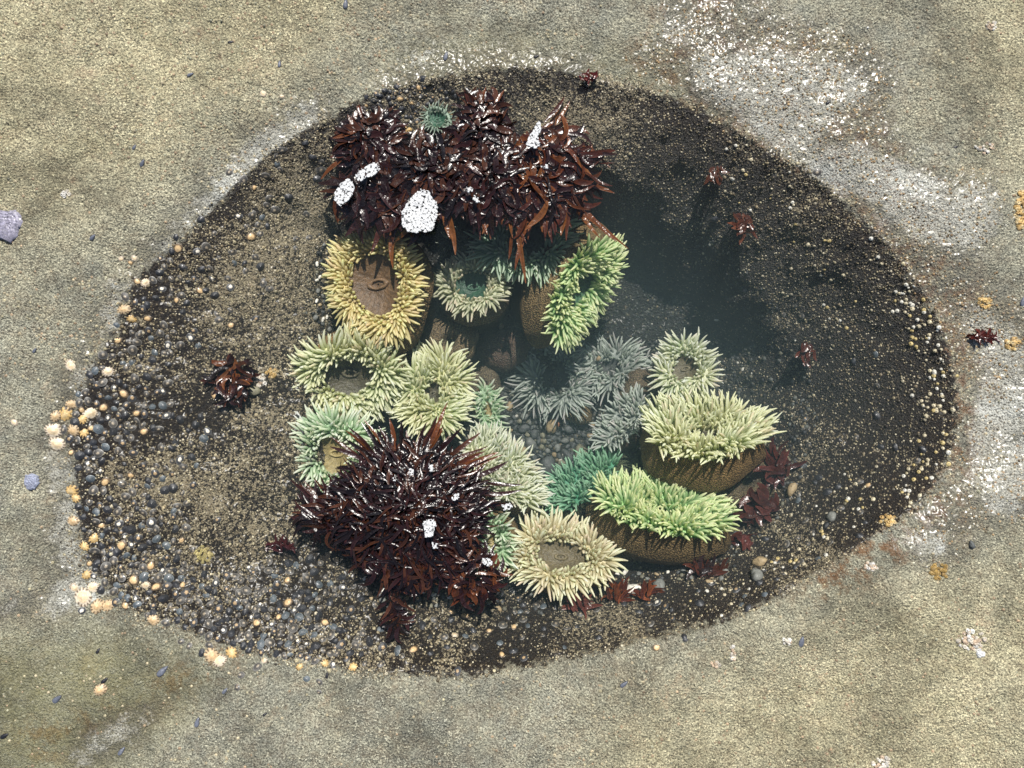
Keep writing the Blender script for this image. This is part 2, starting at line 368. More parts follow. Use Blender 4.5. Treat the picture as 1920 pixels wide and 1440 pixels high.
# (b) dense pale flecks on the pool walls
x, y = rnd_in(250000, -.9, .9, -.62, .64); _, r, ra, rb, rc, zb, zc = rad(x, y)
tR = (ra - r) / (ra - rb)
d = .46 + .55 * smask(DENS, x, y) + .5 * vnoise(x, y, 7, 11) + .45 * vnoise(x, y, 22, 12) + .2 * vnoise(x, y, 60, 13) - .30 * sstep(1.0, 1.6, tR)
keep = (tR > -.05 - .06 * rng.random(len(x))) & (tR < 1.7) & (rng.random(len(x)) < np.clip(d, np.where(x > .15, .50, .30), 1) * .60); x, y = x[keep], y[keep]
c = scatter("barnacle_crust", BV, BF, x, y, rng.uniform(.0010, .0023, len(x)) * np.where(rng.random(len(x)) < .04, 1.8, 1), M_CRUSTWET,
            barn_cols(np.array([[.40, .35, .22], [.30, .25, .15], [.48, .43, .31], [.16, .125, .07], [.07, .055, .03], [.03, .022, .014], [.20, .16, .10]]), jit=.3))
tag(c, "pale speckled barnacle crust lining the dark walls of the pool", "barnacles", kind="stuff")
# (c) glossy pale ones on the wet right rim
x, y = rnd_in(26000, .15, 1.0, -.45, .74); _, r, ra, *_ = rad(x, y)
wm = smask(WET, x, y); keep = (r > ra - .01) & (rng.random(len(x)) < wm * np.clip(.55 + .8 * (.6 * vnoise(x, y, 9, 21) + .4 * vnoise(x, y, 27, 22)), .05, 1)); x, y = x[keep], y[keep]
c = scatter("barnacle_crust", BV, BF, x, y, rng.uniform(.0013, .0028, len(x)), M_CRUSTWET, barn_cols(np.array([[.34, .30, .20], [.50, .46, .36], [.32, .22, .11], [.60, .58, .50], [.20, .16, .09], [.26, .17, .08]]), jit=.3), tilt=.3)
tag(c, "wet glittering barnacles on the bright rim to the right of the pool", "barnacles", kind="stuff")

def copy_thing(src, loc, rot, scale, label, group):
    o = src.copy(); COL.objects.link(o); o.location = loc; o.rotation_mode = 'QUATERNION'; o.rotation_quaternion = rot; o.scale = scale
    o["label"] = label; o["group"] = group; return o
LM = [(133,685,"the peach ribbed limpet"),(203,697,"the cream limpet on the left rim"),(233,580,"the star shaped tan limpet"),(273,530,"the bright cream limpet"),(105,780,"the egg shaped tan limpet"),(170,775,"the tall striped cream limpet"),
 (107,832,"the large round cream limpet"),(135,920,"the ribbed limpet on the white streak"),(177,1010,"the yellow star limpet"),(228,1022,"the big smooth tan limpet"),(157,1120,"the largest peach limpet"),(250,1087,"the big pale oval limpet"),(288,1163,"the lone star shaped limpet"),
 (413,1238,"the striped limpet trio"),(562,1250,"the half moon limpet"),(662,1250,"the orange star limpet"),(381,1040,"the yellow green patch"),(440,712,"the small red seaweed"),(533,1025,"the maroon tuft"),(820,224,"the small green anemone"),(745,1135,"the hanging seaweed strand"),
 (858,1258,"the lowest orange crowned limpet"),(510,1170,"the white crowned limpet"),(433,610,"the lone tan wall limpet"),(705,200,"the left top seaweed tuft"),(1085,1135,"the pinkish brown blades"),(1208,1118,"the right orange red tuft"),(1325,1072,"the dark red fan"),
 (1420,1065,"the pair of touching stones"),(1483,917,"the orange tan stone"),(1512,655,"the red sprig on the wall"),(1393,420,"the orange red sprig"),(1836,632,"the dark red strip"),(1025,875,"the largest oval pebble"),(1034,800,"the barnacled tan pebble"),(978,831,"the bright white chip"),(1090,850,"the olive stone"),
 (940,885,"the creamy white anemone"),(1092,908,"the emerald anemone"),(705,532,"the golden anemone"),(655,704,"the large cream anemone"),(1052,1042,"the lowest cream anemone"),(1235,1095,"the round grey cobble"),(1187,1103,"the pale blotched cobble"),(1083,772,"the egg shaped closed anemone"),
 (890,1080,"the brown bladed tuft"),(1665,975,"the orange yellow barnacles"),(1632,1062,"the cream barnacle patch"),(1557,968,"the grey wall pebble"),(1700,560,"the dark upper right rim"),(1847,567,"the orange tan lump"),(1550,430,"the upper right wall edge"),(640,1050,"the left wing of dark weed"),(800,1125,"the hem of dark weed")]
_seen = set()
DIRS = ["right of", "above and right of", "above", "above and left of", "left of", "below and left of", "below", "below and right of"]
def where(what, u, v):
    order = sorted(LM, key=lambda q: (q[0] - u) ** 2 + (q[1] - v) ** 2)
    for k in range(len(order)):
        q = order[k]; d = math.hypot(u - q[0], v - q[1]); a = math.degrees(math.atan2(q[1] - v, u - q[0])) % 360
        w = "close " if d < 22 else "just " if d < 45 else "" if d < 90 else "some way " if d < 160 else "far "
        lab = f"{what} {w}{DIRS[int((a + 22.5) // 45) % 8]} {q[2]}"
        if lab not in _seen and len(lab.split()) <= 16: _seen.add(lab); return lab
    return what
def seat(x, y, ang, tilt=.12):
    nn = nrm(np.array([x]), np.array([y]))[0]; nv = Vector(nn) + Vector((random.gauss(0, tilt), random.gauss(0, tilt), 0)); nv.normalize()
    t = Vector((math.cos(ang), math.sin(ang), 0)); t = (t - nv * t.dot(nv)).normalized(); b = nv.cross(t)
    return Matrix((t, b, nv)).transposed().to_quaternion()
def once(protos):          # first use moves the prototype itself, later uses copy it
    used = set()
    def put(key, loc, rot, scale, label, group=None, cat=None):
        if key not in used:
            used.add(key); o = protos[key]; COL.objects.link(o); o.location = loc; o.rotation_mode = 'QUATERNION'; o.rotation_quaternion = rot; o.scale = scale
        else:
            o = protos[key].copy(); COL.objects.link(o); o.location = loc; o.rotation_quaternion = rot; o.scale = scale
            if "group" in o: del o["group"]
        o["label"] = label; o["category"] = cat
        if group: o["group"] = group
        return o
    return put

# ------------------------------------------------------------------ limpets
def limpet_mesh(name, shell, rim, apex, apr, ribs=0, seed=0, rings=True, h=.30):
    g = np.random.default_rng(seed); n, k = 28, 9; vs, cs = [], []
    ph = g.random() * 6; off = -.12
    for i in range(k):
        f = 1 - i / (k - 1)
        for q in range(n):
            a = q * 2 * math.pi / n
            rr = f * (1 + .03 * math.sin(3 * a + ph))
            zz = h * (1 - f ** 1.25)
            rib = 0
            if ribs:
                rib = math.cos(ribs * a); rr *= 1 + .04 * rib * f ** 2 + .035 * g.normal() * f ** 3; zz += .035 * rib * f
            vs.append((rr * math.cos(a) + off * (1 - f), rr * .80 * math.sin(a), zz - .06 * (i == 0)))
            c = shell * (1 + g.normal(0, .08))
            if rings and not ribs: c = c * (1.7 if i % 2 else .6)
            if i <= 1 and not ribs: c = c * .4 + rim * .6
            if ribs and f > .66 and rib < -.35: c = rim * 1.
            if f < apr + g.normal(0, .04): c = apex * (1 + g.normal(0, .1))
            cs.append(np.clip(c, .004, .85))
    vs.append((off, 0, h * 1.01)); cs.append(apex); i = np.arange(n); j = (i + 1) % n
    fs = [np.concatenate([np.stack([i + n * q, j + n * q, j + n * (q + 1), i + n * (q + 1)], -1) for q in range(k - 1)]), np.stack([i + n * (k - 1), j + n * (k - 1), np.full(n, n * k)], -1)]
    return mk(name, vs, fs, M_SHELL, cols=np.array(cs), link=False)
D = rgb(.028, .030, .034)
LP = {
 'orange': limpet_mesh("limpet", D, rgb(.10, .10, .10), rgb(.40, .28, .15), .38, seed=1),
 'white': limpet_mesh("limpet", D * 1.2, rgb(.16, .16, .16), rgb(.75, .70, .60), .42, seed=2),
 'ring': limpet_mesh("limpet", rgb(.05, .047, .042), rgb(.24, .23, .21), rgb(.30, .25, .18), .25, seed=3),
 'black': limpet_mesh("limpet", D * .8, rgb(.05, .05, .055), rgb(.035, .035, .04), .2, seed=4, h=.5),
 'tan': limpet_mesh("limpet", rgb(.16, .11, .06), rgb(.05, .04, .03), rgb(.60, .42, .22), .62, seed=5),
 'blue': limpet_mesh("limpet", rgb(.06, .075, .085), rgb(.16, .18, .19), rgb(.10, .11, .12), .25, seed=6),
 'rib1': limpet_mesh("ribbed_limpet", rgb(.50, .37, .22), rgb(.06, .035, .02), rgb(.52, .36, .19), .45, 11, 7, h=.42),
 'rib2': limpet_mesh("ribbed_limpet", rgb(.58, .50, .38), rgb(.09, .05, .03), rgb(.60, .47, .30), .55, 13, 8, h=.36),
 'rib3': limpet_mesh("ribbed_limpet", rgb(.52, .35, .14), rgb(.05, .03, .02), rgb(.54, .40, .20), .40, 9, 9, h=.30)}
put_l = once(LP)
RIB = [(133,685,17,'rib2',"peach ribbed limpet standing alone above a pair of dark limpets at the left rim"),(203,697,15,'rib2',"cream ribbed limpet among black limpets on the upper left rim"),
(233,580,16,'rib1',"star shaped tan limpet on the white streak at the left rim"),(247,598,13,'rib3',"orange ribbed limpet just below the star shaped tan one"),(273,530,12,'rib2',"bright cream limpet in the black cluster at the upper left rim"),
(135,758,14,'rib1',"smooth tan ribbed limpet topmost of the leftmost cluster"),(105,780,14,'rib1',"egg shaped tan limpet at the upper left of the leftmost cluster"),(123,777,19,'rib3',"long ribbed orange limpet with black stripes in the leftmost cluster"),
(170,775,20,'rib2',"tall striped cream limpet at the right of the leftmost cluster"),(155,786,12,'rib3',"small yellow limpet in the middle of the leftmost cluster"),(100,807,22,'rib2',"broad jagged cream limpet at the left end of the leftmost cluster"),
(138,807,16,'rib1',"oval tan limpet below the middle of the leftmost cluster"),(158,810,14,'rib3',"golden star shaped limpet at the lower right of the leftmost cluster"),(107,832,22,'rib2',"large round cream limpet, lowest of the leftmost cluster"),
(135,920,18,'rib3',"orange ribbed limpet on the white streak below the leftmost cluster"),(142,934,12,'rib3',"small orange limpet touching the ribbed one below the leftmost cluster"),(433,610,9,'tan',"small tan limpet out on the middle of the left pool wall"),
(137,977,15,'rib1',"tan ribbed limpet at the corner of the left rim"),(177,1010,14,'rib3',"yellow star limpet at the lower left rim"),(158,1024,13,'rib3',"dark striped orange limpet below the yellow star limpet"),(228,1022,15,'tan',"large smooth oval tan limpet on the lower left wall"),
(163,1077,13,'rib3',"yellow ribbed limpet at the edge of the lower left white streak"),(175,1100,16,'rib2',"cream star limpet above the large peach limpet"),(157,1120,25,'rib2',"largest peach limpet with a scalloped edge on the lower left rock"),
(140,1102,13,'rib2',"pale round limpet touching the largest peach limpet"),(183,1136,18,'rib1',"left of two star shaped tan limpets on the lower left rock"),(203,1135,18,'rib1',"right of two star shaped tan limpets on the lower left rock"),
(250,1087,15,'tan',"big pale oval limpet in the lower left crowd"),(273,1097,12,'rib2',"small star limpet beside the big pale oval limpet"),(288,1163,16,'rib1',"star shaped tan limpet alone just outside the lower left rim"),
(398,1229,20,'rib1',"black and gold ribbed limpet at the start of the orange streak"),(413,1238,18,'rib2',"fan striped limpet overlapping the black and gold one"),(434,1223,16,'rib3',"golden limpet at the right of the striped trio on the bottom rim"),
(188,1293,16,'rib1',"brown and white ribbed limpet alone on the lower left rock"),(562,1250,10,'rib3',"yellow limpet with a black half moon on the bottom rim"),(610,1243,10,'rib3',"golden limpet beside the half moon one on the bottom rim"),
(662,1250,13,'rib3',"orange star limpet on the grey rock under the bottom rim"),(493,175,10,'rib2',"single cream oval limpet on the dry rock at the upper left"),(529,181,6,'rib2',"tiny white shell right of the single cream limpet"),
(1231,1214,10,'tan',"single tan limpet on the rock under the right bottom rim"),(27,792,9,'rib2',"pinkish ringed limpet on the rock near the left edge"),(228,486,8,'rib2',"pink limpet, left of three on the upper left rim"),(252,484,8,'rib2',"pink limpet, right of three on the upper left rim"),(245,493,7,'tan',"tan limpet, lowest of three on the upper left rim"),
(858,1258,12,'orange',"black limpet with a big orange crown alone at the very bottom of the rim"),(510,1170,9,'white',"black limpet with a bright white crown on the lower wall"),(495,1238,8,'rib2',"bright white oval limpet on the bottom rim"),(853,1190,9,'rib2',"white barnacle like limpet on the bottom wall")]
for (u, v, s, k, lab) in RIB:
    p = hit(u, v); sc = s * .00078
    put_l(k, p + Vector((0, 0, .0005)), seat(p.x, p.y, random.uniform(0, 6.28), .08), (sc, sc * random.uniform(.9, 1.1), sc), lab, None, "limpet")
ribpos = np.array([(a[0], a[1]) for a in RIB])
# crowd of dark limpets, placed in the bands where the photo shows them
bands = [  # (polygon-ish list of (u,v) anchors, spread, count, zone words)
 ([(270,530),(300,560),(260,600),(250,640),(330,520),(350,480),(400,560)], 38, 62, "on the upper left rim"),
 ([(200,690),(230,720),(260,700),(180,720),(300,640),(240,660)], 26, 48, "on the left rim under the white streak"),
 ([(150,790),(180,800),(130,840),(210,790),(150,820),(240,800),(280,740)], 24, 58, "around the leftmost cluster"),
 ([(180,880),(200,920),(170,960),(250,950),(300,900),(230,1000),(350,820),(300,960)], 36, 100, "on the left pool wall"),
 ([(200,1040),(250,1040),(300,1070),(230,1090),(320,1110),(180,1080),(380,1120),(280,1010)], 34, 125, "on the lower left wall"),
 ([(400,1140),(450,1160),(500,1190),(450,1210),(550,1180),(600,1210),(480,1120),(560,1130)], 36, 150, "on the wall above the bottom rim"),
 ([(640,1130),(720,1170),(820,1190),(900,1160),(680,1210),(960,1170),(1000,1140),(1060,1160)], 40, 85, "on the bottom wall below the dark seaweed"),
 ([(720,205),(750,190),(790,180),(830,190),(850,215),(700,225),(745,225),(770,205),(725,190)], 15, 100, "in the crowd beside the small green anemone at the top"),
 ([(500,320),(540,360),(470,400),(560,420),(420,470),(640,270),(500,480)], 45, 48, "on the upper left wall"),
 ([(1120,1160),(1250,1130),(1400,1100),(1480,1030),(1560,960)], 40, 45, "on the lower right wall"),
 ([(1450,560),(1550,700),(1500,850),(1350,420),(1620,860)], 85, 36, "on the dark right wall")]
KW = {'orange': "black limpet with a worn orange crown", 'white': "black limpet with a small white crown", 'ring': "grey ringed limpet with a pale edge", 'black': "plain black limpet", 'tan': "brown limpet with a broad tan top", 'blue': "blue grey limpet"}
KW2 = {'orange': 'black limpet with tan crown', 'white': 'white crowned black limpet', 'ring': 'grey ringed limpet', 'black': 'plain black limpet', 'tan': 'brown limpet', 'blue': 'blue grey limpet'}
cand = []
for anc, sp, cnt, zone in bands:
    got = 0; tries = 0
    while got < cnt and tries < cnt * 30:
        tries += 1; a = anc[random.randrange(len(anc))]; u, v = a[0] + random.gauss(0, sp), a[1] + random.gauss(0, sp)
        xx, yy = w2(u, v, 0); _, r, ra, *_ = rad(xx, yy)
        if r > ra + .004 and random.random() < .9: continue
        s = random.choice([6, 6.5, 7, 7.5, 8, 8.5, 9.5]) * (.8 if "small green" in zone else 1)
        if any((u - c[0]) ** 2 + (v - c[1]) ** 2 < (.78 * (s + c[2])) ** 2 for c in cand): continue
        if ((ribpos - [u, v]) ** 2).sum(1).min() < 180: continue
        k = random.choices(['orange', 'white', 'ring', 'black', 'tan', 'blue'], [12, 5, 40, 26, 6, 11] if "small green" not in zone else [32, 4, 10, 40, 14, 0])[0]
        cand.append((u, v, s, k, zone)); got += 1
cand.sort(key=lambda c: -c[2] - (3 if "leftmost" in c[4] else 0))
for (u, v, s, k, zone) in cand[:255]:
    p = hit(u, v); sc = s * .00105
    put_l(k, p + Vector((0, 0, .0008)), seat(p.x, p.y, random.uniform(0, 6.28)), (sc, sc * random.uniform(.88, 1.12), sc * random.uniform(.8, 1.2)), where(KW2[k], u, v), "limpets " + zone, "limpet")
rest = cand[255:]
def merge_copies(name, objs):
    vs, qs, ts, cs, off = [], [], [], [], 0
    for me, M in objs:
        n = len(me.vertices); co = np.empty(n * 3, np.float32); me.vertices.foreach_get("co", co); co = co.reshape(-1, 3)
        m = np.array(M); vs.append(co @ m[:3, :3].T + m[:3, 3])
        li = np.empty(len(me.loops), np.int32); me.loops.foreach_get("vertex_index", li); lt = np.empty(len(me.polygons), np.int32); me.polygons.foreach_get("loop_total", lt)
        st = np.concatenate([[0], np.cumsum(lt)[:-1]])
        q = st[lt == 4]; t = st[lt == 3]
        if len(q): qs.append(np.stack([li[q], li[q + 1], li[q + 2], li[q + 3]], -1) + off)
        if len(t): ts.append(np.stack([li[t], li[t + 1], li[t + 2]], -1) + off)
        c = np.empty(n * 4, np.float32); me.color_attributes["Col"].data.foreach_get("color", c); cs.append(c.reshape(-1, 4)[:, :3]); off += n
    fs = ([np.concatenate(qs)] if qs else []) + ([np.concatenate(ts)] if ts else [])
    return mk(name, np.concatenate(vs), fs, objs[0][0].materials[0], cols=np.concatenate(cs))
L = []
for (u, v, s, k, zone) in rest:
    p = hit(u, v); sc = s * .00105; q = seat(p.x, p.y, random.uniform(0, 6.28))
    L.append((LP[k].data, Matrix.LocRotScale(p, q, Vector((sc, sc, sc)))))
if L: tag(merge_copies("limpet_crowd", L), "many smaller limpets scattered over the pool walls between the larger ones", "limpets", kind="stuff")

# ------------------------------------------------------------------ sea anemones
def basis(tilt, az, rot):
    """axis leans by tilt degrees towards plan direction az (deg, 0 = right, 90 = top); rot turns the oval"""
    a = Vector((math.sin(R(tilt)) * math.cos(R(az)), math.sin(R(tilt)) * math.sin(R(az)), math.cos(R(tilt))))
    x = Vector((math.cos(R(rot)), math.sin(R(rot)), 0)); x = (x - a * x.dot(a)).normalized(); return np.array([x, a.cross(x), a]).T
TI = np.linspace(0, 1, 7)
def tentacles(roots, dirs, curl, Ls, rads, ca, cb):
    """all tentacles of one anemone: arrays (m,3); returns verts (m, k, 3), colours and one template of faces"""
    m = len(roots); nS = 6; t = TI[None, :, None]
    P = roots[:, None] + Ls[:, None, None] * (dirs[:, None] * t + curl[:, None] * (t ** 2.2))
    T = np.gradient(P, axis=1); T /= np.linalg.norm(T, axis=2, keepdims=True) + 1e-9
    up = np.where(np.abs(dirs[:, 2:3]) > .9, [[1, 0, 0]], [[0, 0, 1]])[:, None, :]
    A = np.cross(T, up); A /= np.linalg.norm(A, axis=2, keepdims=True) + 1e-9; B = np.cross(T, A)
    prof = np.array([1.0, 1.02, 1.0, .92, .80, .62, .26])[None, :, None, None] * rads[:, None, None, None]
    ang = np.arange(nS) * 2 * math.pi / nS
    ring = P[:, :, None] + prof * (np.cos(ang)[None, None, :, None] * A[:, :, None] + np.sin(ang)[None, None, :, None] * B[:, :, None])
    V = ring.reshape(m, -1, 3)
    g = sstep(0.1, .95, TI)[None, :, None]; C = ca[:, None] * (1 - g) + cb[:, None] * g; C = np.repeat(C, nS, 1)
    i = np.arange(nS); j = (i + 1) % nS; nr = len(TI)
    F4 = np.concatenate([np.stack([i + nS * q, j + nS * q, j + nS * (q + 1), i + nS * (q + 1)], -1) for q in range(nr - 1)])
    return V, C, F4
PAL = {  # tentacle base, tip, disc, column
 'gold': (rgb(.60, .50, .22), rgb(.88, .80, .48), rgb(.10, .058, .026), rgb(.10, .065, .03)),
 'cream': (rgb(.60, .60, .32), rgb(.92, .91, .68), rgb(.055, .048, .028), rgb(.13, .085, .035)),
 'mint': (rgb(.44, .60, .38), rgb(.86, .93, .76), rgb(.24, .19, .08), rgb(.14, .10, .05)),
 'green': (rgb(.34, .56, .22), rgb(.84, .93, .58), rgb(.03, .08, .04), rgb(.10, .07, .03)),
 'teal': (rgb(.10, .33, .19), rgb(.42, .66, .48), rgb(.03, .10, .05), rgb(.05, .06, .03)),
 'white': (rgb(.66, .67, .46), rgb(.93, .93, .80), rgb(.10, .085, .05), rgb(.11, .085, .05)),
 'grey': (rgb(.36, .40, .36), rgb(.68, .72, .68), rgb(.04, .045, .04), rgb(.08, .06, .045)),
 'shade': (rgb(.24, .32, .25), rgb(.46, .54, .46), rgb(.02, .07, .04), rgb(.05, .04, .03)),
 'pale': (rgb(.46, .48, .32), rgb(.80, .78, .62), rgb(.02, .06, .035), rgb(.09, .07, .045)),
 'palegreen': (rgb(.28, .42, .30), rgb(.62, .72, .58), rgb(.03, .05, .04), rgb(.09, .07, .045)),
 'sandy': (rgb(.62, .55, .34), rgb(.93, .88, .68), rgb(.10, .08, .04), rgb(.15, .10, .045))}
GROUP_A = "open sea anemones in the tide pool"
def anemone(label, u, v, z, a, b, rot=0, tilt=0, az=90, pal='cream', L=26, tr=3.6, disc=.50, n=None, colh=.12, wob=.07, seed=0, dome=.20, base=None, parts=100, inward=.5, mouth=True, per=6.2, lift=None, colscale=1.0):
    g = np.random.default_rng(900 + seed); k = (CAMH - z) / CAMH / 1000; a *= k; b *= k; L = L * k; tr = tr * k * .80; L *= .86
    cx, cy = w2(u, v, z); C0 = np.array([cx, cy, z]); Bm = basis(tilt, az, rot)
    ca, cb, cd, cc = PAL[pal]; ph = g.random(4) * 6.28
    def out(th): return 1 + wob * np.sin(2 * th + ph[0]) + wob * .7 * np.sin(3 * th + ph[1]) + wob * .45 * np.sin(5 * th + ph[2])
    h = dome * min(a, b)
    def S(f, th):
        s = np.clip((f - disc) / (1 - disc), 0, 1)
        zz = np.where(f < disc, -.9 * h * (1 - (f / disc) ** 2) - .15 * h, h * np.sin(s * math.pi * .80) * 1.0 - .15 * h)
        zz = zz + wob * 1.3 * min(a, b) * np.sin(2 * th + ph[3]) * f ** 2
        return np.stack([a * out(th) * f * np.cos(th), b * out(th) * f * np.sin(th), zz], -1)
    colh = max(colh, (z - hit(u, v).z + .02) / (.55 * math.cos(R(tilt)) + .75))
    root = empty("sea_anemone", tuple(C0)); tag(root, label, "sea anemone", GROUP_A)
    loc = lambda P: (P @ Bm.T)
    # disc
    nt, nf = 48, 14; ff = np.linspace(.02, 1, nf); tt = np.arange(nt) * 2 * math.pi / nt
    G, T = np.meshgrid(ff, tt, indexing='ij'); P = S(G, T); P[..., 2] += .012 * np.cos(T * 24) * h * (G > .15) * (G < disc)
    cl = np.where((G < disc * 1.05)[..., None], cd * (1 + .25 * np.cos(T * 24)[..., None] * .6), ca * .8)
    i = np.arange(nt); j = (i + 1) % nt
    Fq = np.concatenate([np.stack([i + nt * q, j + nt * q, j + nt * (q + 1), i + nt * (q + 1)], -1) for q in range(nf - 1)])
    Fq = np.concatenate([Fq])
    dk = mk("oral_disc", loc(P.reshape(-1, 3)), [Fq, np.stack([j, i, np.full(nt, nt * nf)], -1)] if False else [Fq], M_FLESH, root, cols=np.clip(cl.reshape(-1, 3), .004, .8))
    if mouth:
        # puckered lips round a slit
        m1, m2 = 20, 8; R1 = min(a, b) * disc * .26; r1 = R1 * .34; pv = []
        for q in range(m1):
            A_ = q * 2 * math.pi / m1
            for w in range(m2):
                B_ = w * 2 * math.pi / m2; rr = R1 + r1 * math.cos(B_) * (1 + .25 * math.cos(A_ * 7))
                pv.append((rr * math.cos(A_) * 1.25, rr * .62 * math.sin(A_), -h * .95 + r1 * math.sin(B_) * 1.1))
        q, w = np.meshgrid(np.arange(m1), np.arange(m2), indexing='ij'); f_ = np.stack([q * m2 + w, ((q + 1) % m1) * m2 + w, ((q + 1) % m1) * m2 + (w + 1) % m2, q * m2 + (w + 1) % m2], -1).reshape(-1, 4)
        mk("mouth", loc(np.array(pv)), f_, M_FLESH, dk, cols=np.tile(np.clip(cd * 1.5 + .01, 0, .7), (len(pv), 1)))
    # tentacle roots, spread evenly by area over the marginal band
    per = per * k; area = math.pi * a * b * (1 - disc ** 2)
    n = n or int(min(640, area / (per * per) * 1.18)); K = n * 6
    fc = np.sqrt(g.uniform((disc * .96) ** 2, 1.02, K)); tc = g.uniform(0, 2 * math.pi, K); pc = S(fc, tc)
    sel = []; d2 = np.full(K, 1e9); cur = 0
    for _ in range(n):
        sel.append(cur); d2 = np.minimum(d2, ((pc - pc[cur]) ** 2).sum(1)); cur = int(d2.argmax())
    f, th_ = fc[sel], tc[sel]; P = pc[sel]; s = np.clip((f - disc) / (1 - disc), 0, 1)
    e = 1e-3; dth = (S(f, th_ + e) - S(f, th_ - e)); dth /= np.linalg.norm(dth, axis=1, keepdims=True)
    radial = np.stack([dth[:, 1], -dth[:, 0], 0 * f], -1); radial /= np.linalg.norm(radial, axis=1, keepdims=True)
    lift = lift if lift is not None else (64 if tilt > 40 else 42 if tilt > 30 else 22 if tilt > 15 else 6)
    phi = R(104) * (1 - s) + R(lift) * s + g.normal(0, .15, n); phi = phi + inward * .1 * (1 - s)
    comb = .38 * np.sin(3 * th_ + ph[0] * 2) + .30 * np.sin(7 * th_ + ph[1]) + g.normal(0, .15, n)
    dr = radial * np.cos(phi)[:, None] + dth * comb[:, None] + np.array([0, 0, 1.]) * np.sin(phi)[:, None]
    dr /= np.linalg.norm(dr, axis=1, keepdims=True)
    curl = radial * (.34 * s - .12 * (1 - s))[:, None] + dth * g.normal(0, .22, n)[:, None] + np.array([0, 0, 1.]) * (.10 - .30 * s + g.normal(0, .15, n))[:, None]
    Ls = L * g.uniform(.78, 1.14, n) * (1 - .36 * (1 - s)); rd = tr * g.uniform(.85, 1.12, n)
    jit = (1 + g.normal(0, .08, (n, 1))); mixc = (.5 + .5 * np.sin(2.3 * th_ + ph[2]) + g.normal(0, .2, n)).clip(0, 1)[:, None]
    c1 = (ca * (1 - .35 * mixc) + rgb(.32, .50, .28) * .35 * mixc) * jit if pal not in ('grey', 'shade', 'gold', 'sandy', 'pale') else ca * jit
    c2 = np.tile(cb, (n, 1)) * jit; pk = g.random((n, 1)) < .25; c2 = np.where(pk, c2 * [1.03, .93, .98], c2)
    Vt, Ct, Ft = tentacles(loc(P), loc(dr), loc(curl), Ls, rd, np.clip(c1, 0, .85), np.clip(c2, 0, .88))
    order = np.argsort(-(Ls * (1 + .3 * loc(dr)[:, 2].clip(-1, .3) * 0)))
    for q in order[:parts]: mk("tentacle", Vt[q], Ft, M_TENT, root, cols=Ct[q])
    rs = order[parts:]
    if len(rs):
        kv = Vt.shape[1]; fs = (Ft[None] + (np.arange(len(rs)) * kv)[:, None, None]).reshape(-1, 4)
        o = mk("tentacle_fringe", Vt[rs].reshape(-1, 3), fs, M_TENT, root, cols=Ct[rs].reshape(-1, 3)); o["kind"] = "stuff"
    # column
    colh_ = colh; ringn = 9; nt = 40; tt = np.arange(nt) * 2 * math.pi / nt
    axis_ = Bm[:, 2]; bp = (-axis_ * colh_ * .55 + np.array([0, 0, -1]) * colh_ * .75) if base is None else (np.array([*w2(base[0], base[1], z - colh_), z - colh_]) - C0)
    p1 = -axis_ * colh_ * .55; pv, cv = [], []
    prof = [1.0, 1.07, 1.05, .96, .88, .84, .84, .88, .98]
    for q in range(ringn):
        t = q / (ringn - 1); cc_ = 2 * (1 - t) * t * p1 + t * t * bp
        Bq = basis(tilt * (1 - .8 * t), az, rot) if tilt else Bm
        rr = prof[q] * (colscale if q > 1 else 1); edge = S(np.full(nt, 1.0), tt); zl = edge[:, 2] * (1 - sstep(0, .4, t)) - (.05 * h if q == 0 else 0)
        wv = 1 + .018 * np.sin(5 * tt + ph[1] + q) * (q > 0) + .006 * g.normal(size=nt) * (q > 0)
        loc_ = np.stack([edge[:, 0] * rr * wv, edge[:, 1] * rr * wv, zl - (.25 * h if q == 1 else 0)], -1)
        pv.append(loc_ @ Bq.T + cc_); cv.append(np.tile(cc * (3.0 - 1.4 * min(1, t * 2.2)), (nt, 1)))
    i = np.arange(nt); j = (i + 1) % nt
    Fq = np.concatenate([np.stack([i + nt * q, i + nt * (q + 1), j + nt * (q + 1), j + nt * q], -1) for q in range(ringn - 1)])
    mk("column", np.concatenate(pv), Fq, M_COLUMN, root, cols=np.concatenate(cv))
    return root

anemone("golden anemone with a broad brown disc, highest of the left wall row", 705, 532, -.085, 84, 94, 10, 8, 200, 'gold', 22, 4.0, .62, wob=.06, seed=1, dome=.16, colscale=1.22)
anemone("anemone with a dark green disc and whitish lower fringe, between golden and bright green ones", 887, 535, -.15, 55, 55, 0, 14, 100, 'pale', 19, 3.3, .56, seed=2, colscale=1.25)
anemone("pale blue green anemone half covered by hanging red seaweed", 988, 452, -.15, 78, 68, 0, 12, 90, 'palegreen', 28, 3.4, .5, seed=3)
anemone("bright green anemone lying on its side with brown column to the upper left", 1088, 540, -.16, 94, 62, 62, 46, -32, 'green', 30, 3.8, .42, seed=4, colh=.14, wob=.05, lift=45, colscale=1.3)
anemone("large cream anemone with a dark open mouth at the middle of the left wall", 655, 704, -.12, 92, 70, 0, 20, 280, 'cream', 31, 4.2, .56, colscale=1.15, seed=5, wob=.04)
anemone("pale green folded anemone touching the large cream one on its right", 812, 735, -.15, 66, 64, 30, 18, 60, 'cream', 30, 3.5, .30, seed=6, wob=.12)
anemone("mint anemone with a yellow disc tucked behind the dark seaweed bush", 628, 852, -.11, 74, 72, 0, 6, 250, 'mint', 31, 3.8, .52, seed=7)
anemone("small ragged pale anemone at the left edge of the gravel floor", 915, 768, -.27, 24, 42, 5, 20, 10, 'mint', 20, 2.8, .35, seed=8, parts=60)
anemone("long creamy white anemone leaning over the gravel, right of the dark seaweed", 940, 885, -.16, 88, 50, -42, 42, 48, 'white', 34, 3.1, .22, seed=9, wob=.04, dome=.3)
